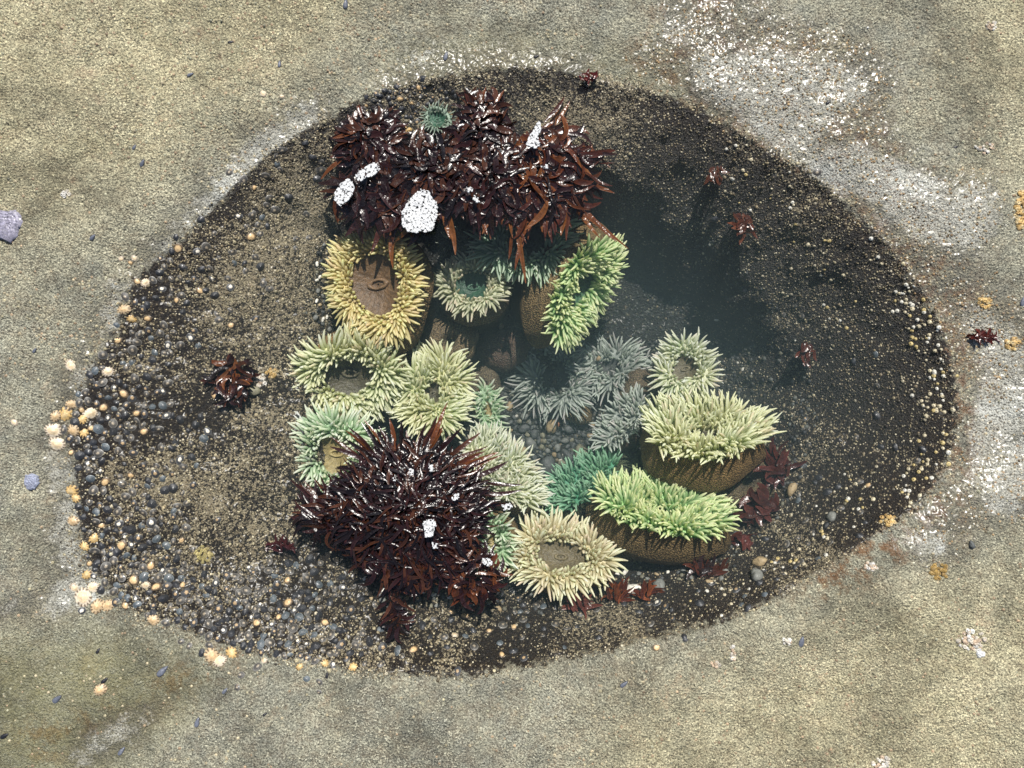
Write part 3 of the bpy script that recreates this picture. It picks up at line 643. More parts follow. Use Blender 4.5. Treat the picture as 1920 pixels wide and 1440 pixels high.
anemone("narrow pale green anemone between the dark seaweed and the cream one", 925, 1015, -.11, 34, 52, 10, 22, 170, 'mint', 26, 3.2, .35, seed=10)
anemone("cream anemone with pointed tentacles, lowest in the pool", 1052, 1042, -.12, 88, 58, -4, 24, 95, 'sandy', 29, 4.0, .54, seed=11, colscale=1.1, wob=.05, colh=.10)
anemone("dark emerald anemone slanting at the right edge of the gravel", 1092, 908, -.23, 76, 42, 34, 48, 122, 'teal', 28, 3.3, .2, seed=12, wob=.03, dome=.3)
anemone("wide bright green anemone seen from its side, lower right", 1238, 962, -.12, 112, 62, -17, 50, 84, 'green', 40, 3.9, .25, seed=13, colscale=1.15, wob=.05, dome=.35, colh=.12)
anemone("wide mint white anemone with furry orange brown column, right side", 1322, 815, -.12, 108, 66, 4, 48, 92, 'cream', 40, 3.9, .30, seed=14, colscale=1.12, wob=.05, dome=.32, colh=.13)
anemone("ash grey white anemone slanting in the murk beside the gravel", 1170, 790, -.24, 58, 34, 50, 42, 140, 'grey', 26, 3.0, .2, seed=15, wob=.03, dome=.3)
anemone("upright cream anemone with small dark hollow, highest on the right", 1284, 690, -.19, 46, 54, 15, 22, 150, 'white', 24, 3.2, .50, seed=16, colh=.14)
anemone("large dim blue grey anemone in deep water above the gravel", 1042, 708, -.33, 58, 68, 0, 12, 100, 'grey', 28, 2.9, .48, seed=17)
anemone("dim blue grey anemone with an upright yellow snail beside the larger one", 1143, 690, -.33, 52, 46, 20, 24, 110, 'grey', 27, 2.9, .40, seed=18)
anemone("sliver of a dim grey anemone under the upright cream one", 1203, 698, -.32, 30, 18, 55, 30, 140, 'grey', 20, 2.7, .3, seed=19, parts=40)
anemone("small dark green anemone among black limpets at the top of the pool", 820, 224, -.028, 25, 25, 0, 6, 90, 'shade', 12, 1.9, .62, seed=20, colh=.03, parts=70, per=4.6)
anemone("tiny blue green anemone in the shade under the foam", 860, 455, -.27, 24, 16, -10, 20, 270, 'shade', 18, 2.3, .4, seed=21, parts=40)

def closed(label, u, v, z, a, b, rot, col, seed, h=.8, mouthcol=None):
    g = np.random.default_rng(seed); k = (CAMH - z) / CAMH / 1000; a *= k; b *= k; cx, cy = w2(u, v, z)
    nt, nr = 44, 18; vs, cs = [], []; Bm = basis(0, 0, rot)
    for q in range(nr):
        t = q / (nr - 1); rr = math.sin(math.acos(min(1, max(-1, 1 - 2 * t * .0 - (1 - t) * .0)))) if False else None
        f = math.cos(t * math.pi / 2 * .93); zz = math.sin(t * math.pi / 2)
        pk = max(0, (t - .82) / .18)
        for w in range(nt):
            A_ = w * 2 * math.pi / nt; wv = 1 + .05 * math.sin(3 * A_ + seed) + .03 * math.sin(7 * A_ + seed) + g.normal(0, .012)
            vs.append((a * f * wv * math.cos(A_), b * f * wv * math.sin(A_), min(a, b) * h * (zz - .42 * pk ** 1.3 + .02 * math.cos(A_ * 12) * (t > .6)) - min(a, b) * .1))
            cs.append(col * (1 + g.normal(0, .15)) * (1 - .5 * pk))
    for w in range(nt): pass
    i = np.arange(nt); j = (i + 1) % nt
    Fq = np.concatenate([np.stack([i + nt * q, j + nt * q, j + nt * (q + 1), i + nt * (q + 1)], -1) for q in range(nr - 1)])
    root = empty("closed_anemone", (cx, cy, z)); tag(root, label, "sea anemone", "closed sea anemones")
    clm = mk("column", np.array(vs) @ Bm.T, Fq, M_COLUMN, root, cols=np.clip(np.array(cs) * 2.0, .004, .8))
    m1 = 16; pv = [(a * .10 * math.cos(q * 2 * math.pi / m1) * (1 + .3 * (w == 0)), b * .10 * math.sin(q * 2 * math.pi / m1) * (1 + .3 * (w == 0)), min(a, b) * h * (.56 + .09 * w) - min(a, b) * .1) for w in range(3) for q in range(m1)]
    i = np.arange(m1); j = (i + 1) % m1
    mk("mouth", np.array(pv) @ Bm.T, np.concatenate([np.stack([i + m1 * q, j + m1 * q, j + m1 * (q + 1), i + m1 * (q + 1)], -1) for q in range(2)]), M_FLESH, clm, cols=np.tile(mouthcol if mouthcol is not None else col * 2, (len(pv), 1)))
    return root
closed("closed brown anemone coated in shell bits below the dark green disc one", 845, 640, -.24, 52, 50, 0, rgb(.12, .09, .05), 31)
closed("dark closed anemone at the edge of the deep water, centre of the pool", 945, 655, -.31, 50, 40, 10, rgb(.07, .045, .03), 32)
closed("small brown egg shaped closed anemone above the gravel", 1083, 772, -.33, 30, 24, -35, rgb(.13, .10, .05), 33)
closed("broad flattened olive anemone closed tight under the wide mint white one", 1398, 900, -.20, 92, 62, 20, rgb(.075, .060, .033), 34, .5, rgb(.16, .17, .10))
closed("brown furry closed anemone beside the small ragged pale one", 905, 722, -.31, 36, 34, 0, rgb(.10, .08, .05), 35)
closed("brown mound of a closed anemone between the slanting grey and cream ones", 1215, 750, -.30, 52, 60, 40, rgb(.10, .075, .045), 36)
closed("olive brown closed anemone behind the cream one and the emerald one", 1170, 1000, -.20, 62, 55, 20, rgb(.075, .06, .035), 37)
closed("dark green closed anemone right of the emerald one", 1180, 890, -.27, 42, 40, 0, rgb(.04, .055, .025), 38)

# ------------------------------------------------------------------ pebbles and gravel
def stone_mesh(name, seed, flat=.55):
    g = np.random.default_rng(seed); nt, nr = 14, 9; vs = [(0, 0, flat)]; 
    for q in range(1, nr):
        A = q / nr * math.pi
        for w in range(nt):
            B = w * 2 * math.pi / nt; d = Vector((math.sin(A) * math.cos(B), math.sin(A) * math.sin(B), math.cos(A)))
            s = 1 + .16 * math.sin(2 * B + seed) * math.sin(A) + .09 * math.sin(3 * B + 2 * A + seed * 2) + .04 * g.normal()
            vs.append((d.x * s, d.y * s * .8, d.z * s * flat))
    vs.append((0, 0, -flat)); i = np.arange(nt); j = (i + 1) % nt
    fs = [np.concatenate([np.stack([1 + i + nt * q, 1 + i + nt * (q + 1), 1 + j + nt * (q + 1), 1 + j + nt * q], -1) for q in range(nr - 2)]),
          np.concatenate([np.stack([0 * i, 1 + i, 1 + j], -1), np.stack([0 * i + len(vs) - 1, 1 + j + nt * (nr - 2), 1 + i + nt * (nr - 2)], -1)])]
    return np.array(vs), fs
SC = {'dark grey': rgb(.085, .092, .09), 'grey': rgb(.17, .175, .16), 'olive': rgb(.20, .19, .13), 'tan': rgb(.34, .26, .15), 'white': rgb(.72, .70, .62), 'black': rgb(.02, .022, .024), 'rusty': rgb(.30, .13, .06)}
SP = {}
for q, (kk, c) in enumerate(SC.items()):
    for w in range(2):
        v_, f_ = stone_mesh("pebble", q * 5 + w, .55 + .15 * w); SP[(kk, w)] = mk("pebble", v_, f_, M_STONE, cols=np.tile(c, (len(v_), 1)), link=False)
put_s = once(SP)
taken = []
def pebble(u, v, s, kind, label, group=None, z=None):
    p = hit(u, v); p = p + Vector((0, 0, s * .00035)) if z is None else Vector((*w2(u, v, z), z)); sc = s * (CAMH - p.z) / CAMH / 1000
    put_s((kind, random.randrange(2)), p, seat(p.x, p.y, random.uniform(0, 6.28), .2), (sc, sc * random.uniform(.8, 1.1), sc * random.uniform(.8, 1.1)), label, group, "pebble"); taken.append((u, v, s))
for (u, v, s, kd, lab) in [(1417,1077,15,'grey',"grey rounded stone, lower of the touching pair on the lower right wall"),(1423,1053,14,'tan',"brown mottled stone, upper of the touching pair on the lower right wall"),(1235,1095,14,'grey',"round grey cobble right of a red seaweed tuft at the bottom"),
 (1187,1103,15,'white',"pale blotched cobble between two red seaweed tufts at the bottom"),(1483,917,13,'tan',"orange tan stone at the tip of the red blades, lower right"),(1408,918,7,'olive',"round pale green pebble below the olive closed anemone"),(1557,968,11,'grey',"round grey pebble on the lower right wall"),
 (1025,875,20,'dark grey',"largest oval dark grey pebble in the middle of the gravel"),(1090,850,17,'olive',"olive stone at the right of the gravel"),(1002,858,9,'dark grey',"dark pebble left of the largest oval one"),(1034,800,15,'tan',"tan brown barnacled pebble at the top of the gravel"),
 (1046,796,6,'rusty',"small rusty orange pebble at the top of the gravel"),(1062,792,5,'white',"small white pebble at the top right of the gravel"),(978,831,7,'white',"bright white shell chip on the left of the gravel"),(1070,805,13,'dark grey',"round dark pebble under the white one at the top of the gravel"),
 (1203,1051,8,'grey',"blue grey round pebble on the brown patch below the closed anemones"),(1358,1072,8,'grey',"round grey pebble right of the seaweed fan"),(1172,1072,7,'white',"bright white pebble beside the brown patch at the bottom"),(1548,985,7,'black',"black snail shaped pebble on the lower right wall"),
 (478,733,11,'olive',"olive square cut pebble beside the small red seaweed"),(1343,600,4,'white',"tiny white chip lying in the dark deep water"),(1821,1021,7,'dark grey',"dark pebble on dry rock right of the lower rim"),(940,612,6,'tan',"knobbly tan pebble above the dark closed anemone")]:
    pebble(u, v, s, kd, lab)
def scatter_pebbles(poly, n, smin, smax, kinds, wts, lab, grp):
    got = 0; tr = 0; us = [p[0] for p in poly]; vs_ = [p[1] for p in poly]
    while got < n and tr < n * 60:
        tr += 1; u, v = random.uniform(min(us), max(us)), random.uniform(min(vs_), max(vs_)); ins = False
        for q in range(len(poly)):
            (x1, y1), (x2, y2) = poly[q], poly[(q + 1) % len(poly)]
            if (y1 > v) != (y2 > v) and u < (x2 - x1) * (v - y1) / (y2 - y1) + x1: ins = not ins
        s = smin + (smax - smin) * random.random() ** 2 * (1 - .6 * tr / (n * 60))
        if not ins or any((u - t[0]) ** 2 + (v - t[1]) ** 2 < (.85 * (s + t[2])) ** 2 for t in taken): continue
        kd = random.choices(kinds, wts)[0]; pebble(u, v, s, kd, where(("small " if s < (smin + smax) / 2 - 1 else "larger ") + kd + " pebble", u, v), grp); got += 1
KD = ['dark grey', 'grey', 'olive', 'tan', 'white', 'black']
scatter_pebbles([(950,760),(1010,775),(1110,790),(1120,850),(1080,900),(1040,950),(990,920),(950,850)], 110, 5, 13, KD, [40, 28, 18, 5, 3, 6], "rounded pebble in the gravel on the pool floor", "pebbles of the gravel floor")
scatter_pebbles([(1150,1060),(1200,1030),(1340,1050),(1380,1060),(1370,1090),(1250,1090),(1160,1090)], 36, 4, 7.5, KD, [20, 28, 18, 12, 18, 4], "pebble in the heap behind the red tufts at the bottom", "pebbles behind the red tufts")
scatter_pebbles([(598,440),(625,430),(628,640),(612,650),(590,600),(592,500)], 40, 4, 6.5, KD, [30, 20, 5, 5, 10, 30], "pebble in the strip left of the golden anemone", "pebbles left of the golden anemone")
scatter_pebbles([(650,1040),(700,1030),(950,1110),(940,1140),(800,1135),(690,1120)], 40, 4.5, 8, KD, [14, 28, 14, 24, 16, 4], "pebble under the lower edge of the dark seaweed", "pebbles under the dark seaweed")
# countless gravel
x, y = rnd_in(46000, -.55, .75, -.55, .5); _, r, ra, rb, rc, zb, zc = rad(x, y); keep = (r < rb * 1.01) & (rng.random(len(x)) < np.where(r < rc * 1.1, .6, .16)); x, y = x[keep], y[keep]
gv, gf = tpl_barnacle(6); gv = gv.copy(); gv[6:12, :2] *= 1.35; gv[6:12, 2] = .45; gv[12, 2] = .62
def gcol(m, k):
    pal = np.array([[.05, .053, .052], [.085, .09, .08], [.13, .125, .09], [.02, .022, .024], [.16, .13, .08]]); c = pal[rng.choice(5, m, p=[.34, .28, .16, .18, .04])]
    w = rng.random(m) < .015; c[w] = [.6, .58, .5]; return np.repeat(c[:, None], k, 1) * (1 + rng.normal(0, .15, (m, 1, 1))).clip(.4, 1.8)
c = scatter("gravel", gv, gf, x, y, rng.uniform(.002, .0065, len(x)) * np.where(y < .1, 1, .6), M_STONE, gcol, sq=rng.uniform(.6, 1, len(x)), zoff=0, tilt=.3)
tag(c, "fine dark gravel covering the floor and ledges deep in the pool", "gravel", kind="stuff")

# ------------------------------------------------------------------ seaweed
WC = [rgb(.018, .007, .007), rgb(.028, .009, .008), rgb(.009, .005, .005), rgb(.055, .020, .010)]
def blades(name, specs, parent, mat=None, wig=.12):
    """specs: (x, y, z, heading, length, width, sag, bend, colour); ribbons with a creased middle"""
    vs, cs, fs = [], [], []; N = 10
    for (x, y, z, hd, L, W, sag, bend, c) in specs:
        o = len(vs); px, py, pz = x, y, z; a = hd; tw = random.gauss(0, .35); phz = random.uniform(0, 6.28)
        for q in range(N):
            t = q / (N - 1); w = W * (max(0, math.sin(math.pi * min(1, t * .93 + .05))) ** .8) * (1 - .35 * t) + W * .06
            nx_, ny_ = -math.sin(a), math.cos(a); rl = tw + .3 * math.sin(3 * t + phz)
            ct, st = math.cos(rl), math.sin(rl); cr = w * .28
            vs.append((px + nx_ * w * ct, py + ny_ * w * ct, pz + w * st)); vs.append((px, py, pz - cr)); vs.append((px - nx_ * w * ct, py - ny_ * w * ct, pz - w * st))
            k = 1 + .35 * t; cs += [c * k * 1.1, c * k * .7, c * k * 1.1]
            a += bend / N + wig * math.sin(5 * t + phz); st_ = L / (N - 1); px += math.cos(a) * st_; py += math.sin(a) * st_; pz += sag * st_ * (.4 + 1.3 * t) + .10 * st_ * math.sin(7 * t + phz)
        for q in range(N - 1):
            b = o + 3 * q; fs += [(b, b + 1, b + 4, b + 3), (b + 1, b + 2, b + 5, b + 4)]
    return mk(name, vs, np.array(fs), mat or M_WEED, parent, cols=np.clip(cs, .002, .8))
def seaweed(label, cx, cy, z, rx, ry, n, L, W, ang=None, spread=3.14, rise=.008, zr=(0, .02), sag=-.25, bend=1.5, pal=WC, big=(), group="red seaweed clumps", name="red_seaweed", avoid=(820, 226, 34)):
    X0, Y0 = w2(cx, cy, z); root = empty(name, (X0, Y0, z)); tag(root, label, "seaweed", group); k = (CAMH - z) / CAMH / 1000; sp = []
    for _ in range(n):
        q = math.sqrt(random.random()); A = random.uniform(0, 6.28); x, y = rx * q * math.cos(A) * k, ry * q * math.sin(A) * k
        if ang is None: hd = math.atan2(y, x) + random.gauss(0, .6 + .8 * (1 - q))
        else: hd = R(ang) + random.uniform(-spread, spread) * .5 + random.gauss(0, .2)
        if avoid and math.hypot(cx + x / k - avoid[0], cy - y / k - avoid[1]) < avoid[2] + 14 and random.random() < .93: continue
        zz = random.uniform(*zr) + rise * (1 - q)
        sp.append((x, y, zz, hd, random.uniform(*L) * k, random.uniform(*W) * k * .5, sag * random.uniform(.3, 1.4), random.gauss(0, bend), random.choice(pal) * random.uniform(.7, 1.3)))
    blades("fronds", sp, root)["kind"] = "stuff"
    for (u, v, u2, v2, w, zz, c) in big:      # long blades one can follow, each a part
        x, y = w2(u, v, z); x2, y2 = w2(u2, v2, z); L_ = math.hypot(x2 - x, y2 - y) * 1.06
        blades("blade", [(x - X0, y - Y0, zz, math.atan2(y2 - y, x2 - x) - .1, L_, w * k * .5, -.08, random.uniform(-.1, .25), c)], root, wig=.035)
    h = []; m = 14
    for q in range(5):
        for w_ in range(m): h.append((rx * .22 * k * (1 - q * .2) * math.cos(w_ * 6.283 / m) * (1 + .2 * math.sin(w_ * 3)), ry * .22 * k * (1 - q * .2) * math.sin(w_ * 6.283 / m), -.012 + q * .004))
    i = np.arange(m); j = (i + 1) % m
    mk("holdfast", h, np.concatenate([np.stack([i + m * q, j + m * q, j + m * (q + 1), i + m * (q + 1)], -1) for q in range(4)]), M_WEED, root, cols=np.tile(WC[2], (len(h), 1)))
    return root
OR = [rgb(.11, .036, .012), rgb(.075, .022, .010), rgb(.15, .055, .016), rgb(.05, .014, .008)]
RB = lambda: random.choice(OR)
# top mass
seaweed("glossy red seaweed tuft at the upper left of the large mass, beside black limpets", 700, 265, -.012, 50, 50, 300, (16, 46), (5, 15), zr=(-.006, .010), group="red seaweed of the top mass",
        big=[(670,250,628,262,9,.01,RB()),(680,225,672,190,8,.012,RB()),(650,290,622,300,9,.004,RB())])
seaweed("tall shining seaweed tuft between the small green anemone and the foam strips", 900, 250, -.012, 42, 62, 300, (16, 44), (5, 15), zr=(-.006, .014), group="red seaweed of the top mass",
        big=[(890,215,862,178,9,.012,RB()),(900,200,905,168,8,.014,RB()),(925,205,942,172,8,.012,RB())])
seaweed("dark broad bladed seaweed draped around the foam patches on the left of the top mass", 735, 350, -.016, 92, 56, 420, (30, 70), (7, 18), ang=-95, spread=2.6, zr=(-.012, .010), group="red seaweed of the top mass",
        big=[(700,380,640,420,15,.0,RB()),(690,350,630,330,14,.0,RB()),(735,420,738,496,12,-.01,OR[2]),(715,410,700,470,11,-.01,RB()),(790,400,740,455,12,-.008,OR[2]),(840,390,858,470,12,-.006,RB()),(830,400,850,440,11,-.006,RB()),(640,300,600,330,12,.0,RB())])
seaweed("glistening central seaweed with white sun glints under the top rim", 920, 330, -.010, 100, 58, 620, (20, 56), (5, 15), zr=(-.006, .010), group="red seaweed of the top mass",
        big=[(900,360,880,410,10,0,RB()),(940,350,930,420,10,0,RB())])
fr = []
for _ in range(34):
    u = random.uniform(890, 1080); fr.append((u, random.uniform(350, 390), u + random.gauss(5, 14), random.uniform(415, 448), random.uniform(8, 13), random.uniform(-.02, -.004), RB()))
fr += [(970,400,985,520,11,-.02,OR[2]),(985,440,965,500,9,-.02,OR[0]),(960,430,958,480,9,-.02,OR[0]),(1040,350,1175,455,13,-.02,OR[0]),(1060,360,1135,425,12,-.015,OR[2]),(1050,320,1150,352,12,-.01,OR[0]),(1060,330,1140,345,10,-.01,OR[2]),(1080,370,1160,440,10,-.02,OR[0]),(1070,290,1110,270,8,0,RB()),(1085,300,1150,292,7,-.01,RB()),(1020,230,1055,180,9,.0,RB()),(1040,235,1065,190,8,.0,OR[2]),(1015,240,1060,215,8,0,RB()),(1090,262,1150,300,7,-.01,RB())]
seaweed("flat black seaweed mat under the small green anemone in the middle of the top mass", 825, 315, -.012, 76, 44, 300, (20, 52), (6, 16), zr=(-.008, .012), pal=[WC[0], WC[2], WC[3]], group="red seaweed of the top mass")
seaweed("right half of the seaweed mass with long brown strands trailing into deep water", 1020, 315, -.014, 76, 72, 430, (28, 74), (6, 15), ang=-45, spread=2.8, zr=(-.012, .012), pal=WC + OR, group="red seaweed of the top mass", big=fr)
# dark bush at the lower left of the anemones
fr = []
for _ in range(26):
    A = random.uniform(R(20), R(165)); q = random.uniform(.8, 1.0); u0, v0 = 765 + 95 * math.cos(A), 900 - 60 * math.sin(A)
    fr.append((u0, v0, 765 + 185 * q * math.cos(A), 900 - 125 * q * math.sin(A), random.uniform(7, 11), random.uniform(.0, .012), random.choice(WC + OR[:2])))
fr += [(905,905,975,903,9,.0,WC[1]),(900,925,975,925,9,.0,WC[1]),(905,940,960,950,9,.0,WC[1]),(880,900,945,860,11,.0,WC[1]),(800,850,830,758,10,.008,OR[0]),(620,960,540,915,11,.0,WC[1]),(600,985,545,965,10,.0,WC[1]),(650,960,585,905,10,.0,OR[1])]
seaweed("big dark maroon seaweed bush covering the lower left anemones", 768, 955, -.014, 125, 105, 2500, (24, 58), (4, 8), zr=(-.012, .022), rise=.02, pal=WC + [WC[2] * .7, WC[0] * .8], big=fr, group="dark seaweed bushes", bend=.8)
seaweed("left wing of the dark bush reaching over the pale wall", 640, 965, -.018, 62, 36, 340, (26, 60), (6, 10), ang=160, spread=2.2, zr=(-.01, .012), pal=WC, group="dark seaweed bushes")
seaweed("lower skirt of the dark bush with glossy crumpled blades", 775, 1035, -.016, 95, 52, 480, (24, 56), (6, 11), zr=(-.01, .020), pal=WC, group="dark seaweed bushes", ang=-90, spread=4.5)
seaweed("brown bladed seaweed tuft between the dark bush and the lowest cream anemone", 890, 1080, -.02, 42, 40, 150, (20, 44), (7, 12), zr=(-.01, .014), pal=WC + OR[:2], group="dark seaweed bushes")
seaweed("thin dark seaweed strand hanging down the bottom wall", 745, 1135, -.03, 16, 50, 60, (20, 44), (6, 10), ang=-90, spread=1.8, zr=(-.006, .012), pal=WC, group="dark seaweed bushes")
# small tufts
SM = "small red seaweed tufts"
def tuft(label, u, v, rx, ry, n, L, W, ang, spread=1.6, pal=OR, up=.03, **kw):
    p = hit(u, v); return seaweed(label, u, v, p.z + .004, rx, ry, n, L, W, ang=ang, spread=spread, zr=(0, up), pal=pal, sag=.2, group=SM, **kw)
tuft("small red brown seaweed clump with shells on the middle of the left wall", 440, 712, 30, 36, 90, (16, 36), (7, 12), -70, 5, WC + OR, .02)
tuft("maroon seaweed tuft on the wall left of the dark bush", 533, 1025, 20, 9, 40, (12, 24), (4, 7), 90, 2.4, [rgb(.045, .010, .010)], .02)
tuft("pinkish brown blades under the lowest cream anemone", 1085, 1135, 20, 10, 26, (24, 40), (6, 9), 90, 1.0, [rgb(.14, .05, .04), rgb(.10, .03, .02)], .02)
tuft("left of two orange red tufts at the bottom, next to the pale cobble", 1155, 1120, 16, 8, 26, (24, 42), (6, 9), 80, 1.1, [rgb(.13, .035, .010), rgb(.07, .016, .007)], .02)
tuft("right of two orange red tufts at the bottom, next to the pale cobble", 1208, 1118, 13, 8, 20, (22, 38), (6, 9), 95, 1.1, [rgb(.13, .035, .010), rgb(.07, .016, .007)], .02)
tuft("dark red seaweed fan at the bottom right with black base", 1325, 1072, 24, 10, 40, (20, 38), (7, 11), 105, 1.8, [rgb(.06, .016, .007), rgb(.02, .007, .005)], .02)
tuft("red blades in the water beside the orange tan stone", 1455, 885, 22, 26, 36, (22, 44), (9, 14), 100, 2.6, [rgb(.055, .016, .012), rgb(.075, .020, .014)], .03)
tuft("broad red leaves under the orange tan stone", 1430, 955, 30, 22, 34, (26, 46), (12, 20), 150, 3.2, [rgb(.05, .016, .012), rgb(.07, .020, .014)], .03)
tuft("single wide red leaf cluster at the foot of the lower right wall", 1398, 1005, 12, 10, 8, (22, 34), (16, 24), 250, 2.0, [rgb(.08, .020, .014)], .02)
tuft("orange red seaweed sprig high on the dark right wall", 1393, 420, 12, 20, 22, (16, 30), (7, 11), 250, 2.6, [rgb(.10, .032, .014), rgb(.07, .02, .01)], .02)
tuft("faint red sprig near the top right wall", 1340, 325, 12, 16, 14, (14, 26), (6, 9), 260, 2.6, [rgb(.06, .02, .01)], .02)
tuft("red sprig in the middle of the dark right wall", 1512, 655, 12, 16, 20, (14, 26), (7, 10), 200, 2.6, [rgb(.08, .022, .012), rgb(.06, .016, .01)], .02)
tuft("dark red seaweed strip lying on the glittering rock right of the pool", 1836, 632, 26, 4, 46, (10, 22), (4, 7), 10, 2.0, [rgb(.07, .014, .009), rgb(.04, .01, .007)], .01)
tuft("tiny maroon seaweed tuft on the top rim", 1105, 150, 12, 7, 26, (8, 14), (4, 6), 90, 3.5, [rgb(.07, .01, .008)], .01)

# ------------------------------------------------------------------ foam
def foam(label, poly, z=.004, holes=(2.2, 4.6), grp="foam patches"):
    P = np.array(poly, float); cu, cv = P.mean(0); st = .9
    gu, gv_ = np.meshgrid(np.arange(P[:, 0].min() - 2, P[:, 0].max() + 2, st), np.arange(P[:, 1].min() - 2, P[:, 1].max() + 2, st))
    def inside(u, v):
        ins = np.zeros(u.shape, bool)
        for q in range(len(P)):
            x1, y1 = P[q]; x2, y2 = P[(q + 1) % len(P)]
            if y1 == y2: continue
            ins ^= ((y1 > v) != (y2 > v)) & (u < (x2 - x1) * (v - y1) / (y2 - y1) + x1)
        return ins
    ju = gu + 2.2 * vnoise(gu / 1000, gv_ / 1000, 140, 41); jv = gv_ + 2.2 * vnoise(gu / 1000, gv_ / 1000, 140, 42)
    hs = []
    for _ in range(4000):
        u, v = random.uniform(P[:, 0].min(), P[:, 0].max()), random.uniform(P[:, 1].min(), P[:, 1].max()); r_ = random.uniform(*holes) * random.choice([.6, .8, 1]) * .72
        if inside(np.array([u]), np.array([v]))[0] and all((u - a) ** 2 + (v - b) ** 2 > (r_ + c + .9) ** 2 for a, b, c in hs): hs.append((u, v, r_))
    hd = np.full(gu.shape, 9.)
    for a, b, c in hs: hd = np.minimum(hd, np.hypot(gu - a, gv_ - b) - c)
    solid = inside(ju, jv) & (hd > 0)
    zz = .0035 + .0016 * np.clip(1 - hd / 1.4, 0, 1) + .0012 * vnoise(gu / 1000, gv_ / 1000, 90, 43)
    x, y = w2(gu, gv_, z); cx, cy = w2(cu, cv, z); ny_, nx_ = gu.shape; idx = np.arange(nx_ * ny_).reshape(ny_, nx_)
    ok = solid[:-1, :-1] & solid[:-1, 1:] & solid[1:, 1:] & solid[1:, :-1]
    F_ = np.stack([idx[:-1, :-1], idx[1:, :-1], idx[1:, 1:], idx[:-1, 1:]], -1)[ok]
    used, inv = np.unique(F_, return_inverse=True); Vv = np.stack([x - cx, y - cy, zz], -1).reshape(-1, 3)[used]
    o = mk("foam", Vv, inv.reshape(-1, 4), M_FOAM, cols=np.tile(rgb(.60, .61, .62), (len(used), 1))); o.location = (cx, cy, z)
    md = o.modifiers.new("thickness", 'SOLIDIFY'); md.thickness = .003; md.offset = -1
    tag(o, label, "foam", grp); return o
foam("largest white bubbly foam patch hanging from the top seaweed", [(790,352),(806,358),(812,372),(820,380),(822,400),(815,428),(800,437),(765,436),(752,420),(753,400),(765,378),(778,362)], .012)
foam("narrow foam patch at the left edge of the top seaweed", [(655,332),(664,345),(666,360),(655,378),(640,388),(628,378),(628,362),(640,342)], .010)
foam("foam patch shaped like two joined circles above the left one", [(700,304),(712,308),(713,320),(702,330),(690,334),(682,342),(672,340),(667,328),(676,318),(690,312)], .012)
foam("foam strip on the right of the glistening top seaweed", [(1000,240),(1010,225),(1014,240),(1010,262),(1016,275),(1000,282),(985,272),(992,258)], .026)
foam("small oval foam spot above the left end of the seaweed fringe", [(876,348),(888,352),(888,360),(878,364),(872,356)], .016)
foam("small round foam spot under the oval one", [(890,366),(898,370),(900,380),(892,384),(886,376)], .014)
foam("oval foam patch in the middle of the dark bush", [(802,970),(815,972),(819,985),(812,1005),(798,1008),(793,990),(794,978)], .034)
foam("small foam spot below the oval one in the dark bush", [(810,1015),(820,1018),(822,1028),(812,1030)], .034)
foam("foam spot at the upper right of the dark bush", [(848,926),(860,926),(862,934),(852,940),(846,934)], .034)
foam("foam spot at the top of the dark bush, left of two", [(765,878),(775,878),(778,890),(768,894),(763,886)], .038)
foam("foam spot at the top of the dark bush, right of two", [(802,868),(812,872),(812,882),(804,884)], .038)
foam("foam fleck on the left of the dark bush", [(735,892),(744,894),(744,903),(736,904)], .038)
foam("foam fleck at the right end of the dark bush beside the pale anemone", [(905,1045),(918,1045),(925,1055),(915,1062),(903,1056)], .02)
foam("pale bluish foam scrap on the brown column by the creamy white anemone", [(940,945),(955,942),(962,948),(955,958),(942,956)], .0)
foam("foam fleck in the top seaweed right of the fringe", [(1012,312),(1022,308),(1032,314),(1028,320),(1016,318)], .016)

# ------------------------------------------------------------------ mussels, slabs, clusters
def mussel_mesh(seed, col, edge):
    g = np.random.default_rng(seed); vs, cs = [], []; n, k = 20, 7
    for q in range(k):
        f = math.cos(q / (k - 1) * math.pi / 2 * .98); z = math.sin(q / (k - 1) * math.pi / 2) * .34
        for w in range(n):
            a = w * 2 * math.pi / n; wd = .44 * (1 - .38 * math.cos(a))
            vs.append((f * math.cos(a), f * wd * math.sin(a), z - .08)); cs.append((edge if q < 2 else col) * (1 + g.normal(0, .12)))
    i = np.arange(n); j = (i + 1) % n
    return mk("mussel", vs, np.concatenate([np.stack([i + n * q, j + n * q, j + n * (q + 1), i + n * (q + 1)], -1) for q in range(k - 1)]), M_SHELL, cols=np.clip(cs, .004, .7), link=False)
MP = {'slate': mussel_mesh(1, rgb(.10, .11, .14), rgb(.05, .05, .06)), 'black': mussel_mesh(2, rgb(.012, .012, .016), rgb(.02, .02, .025))}
put_m = once(MP)
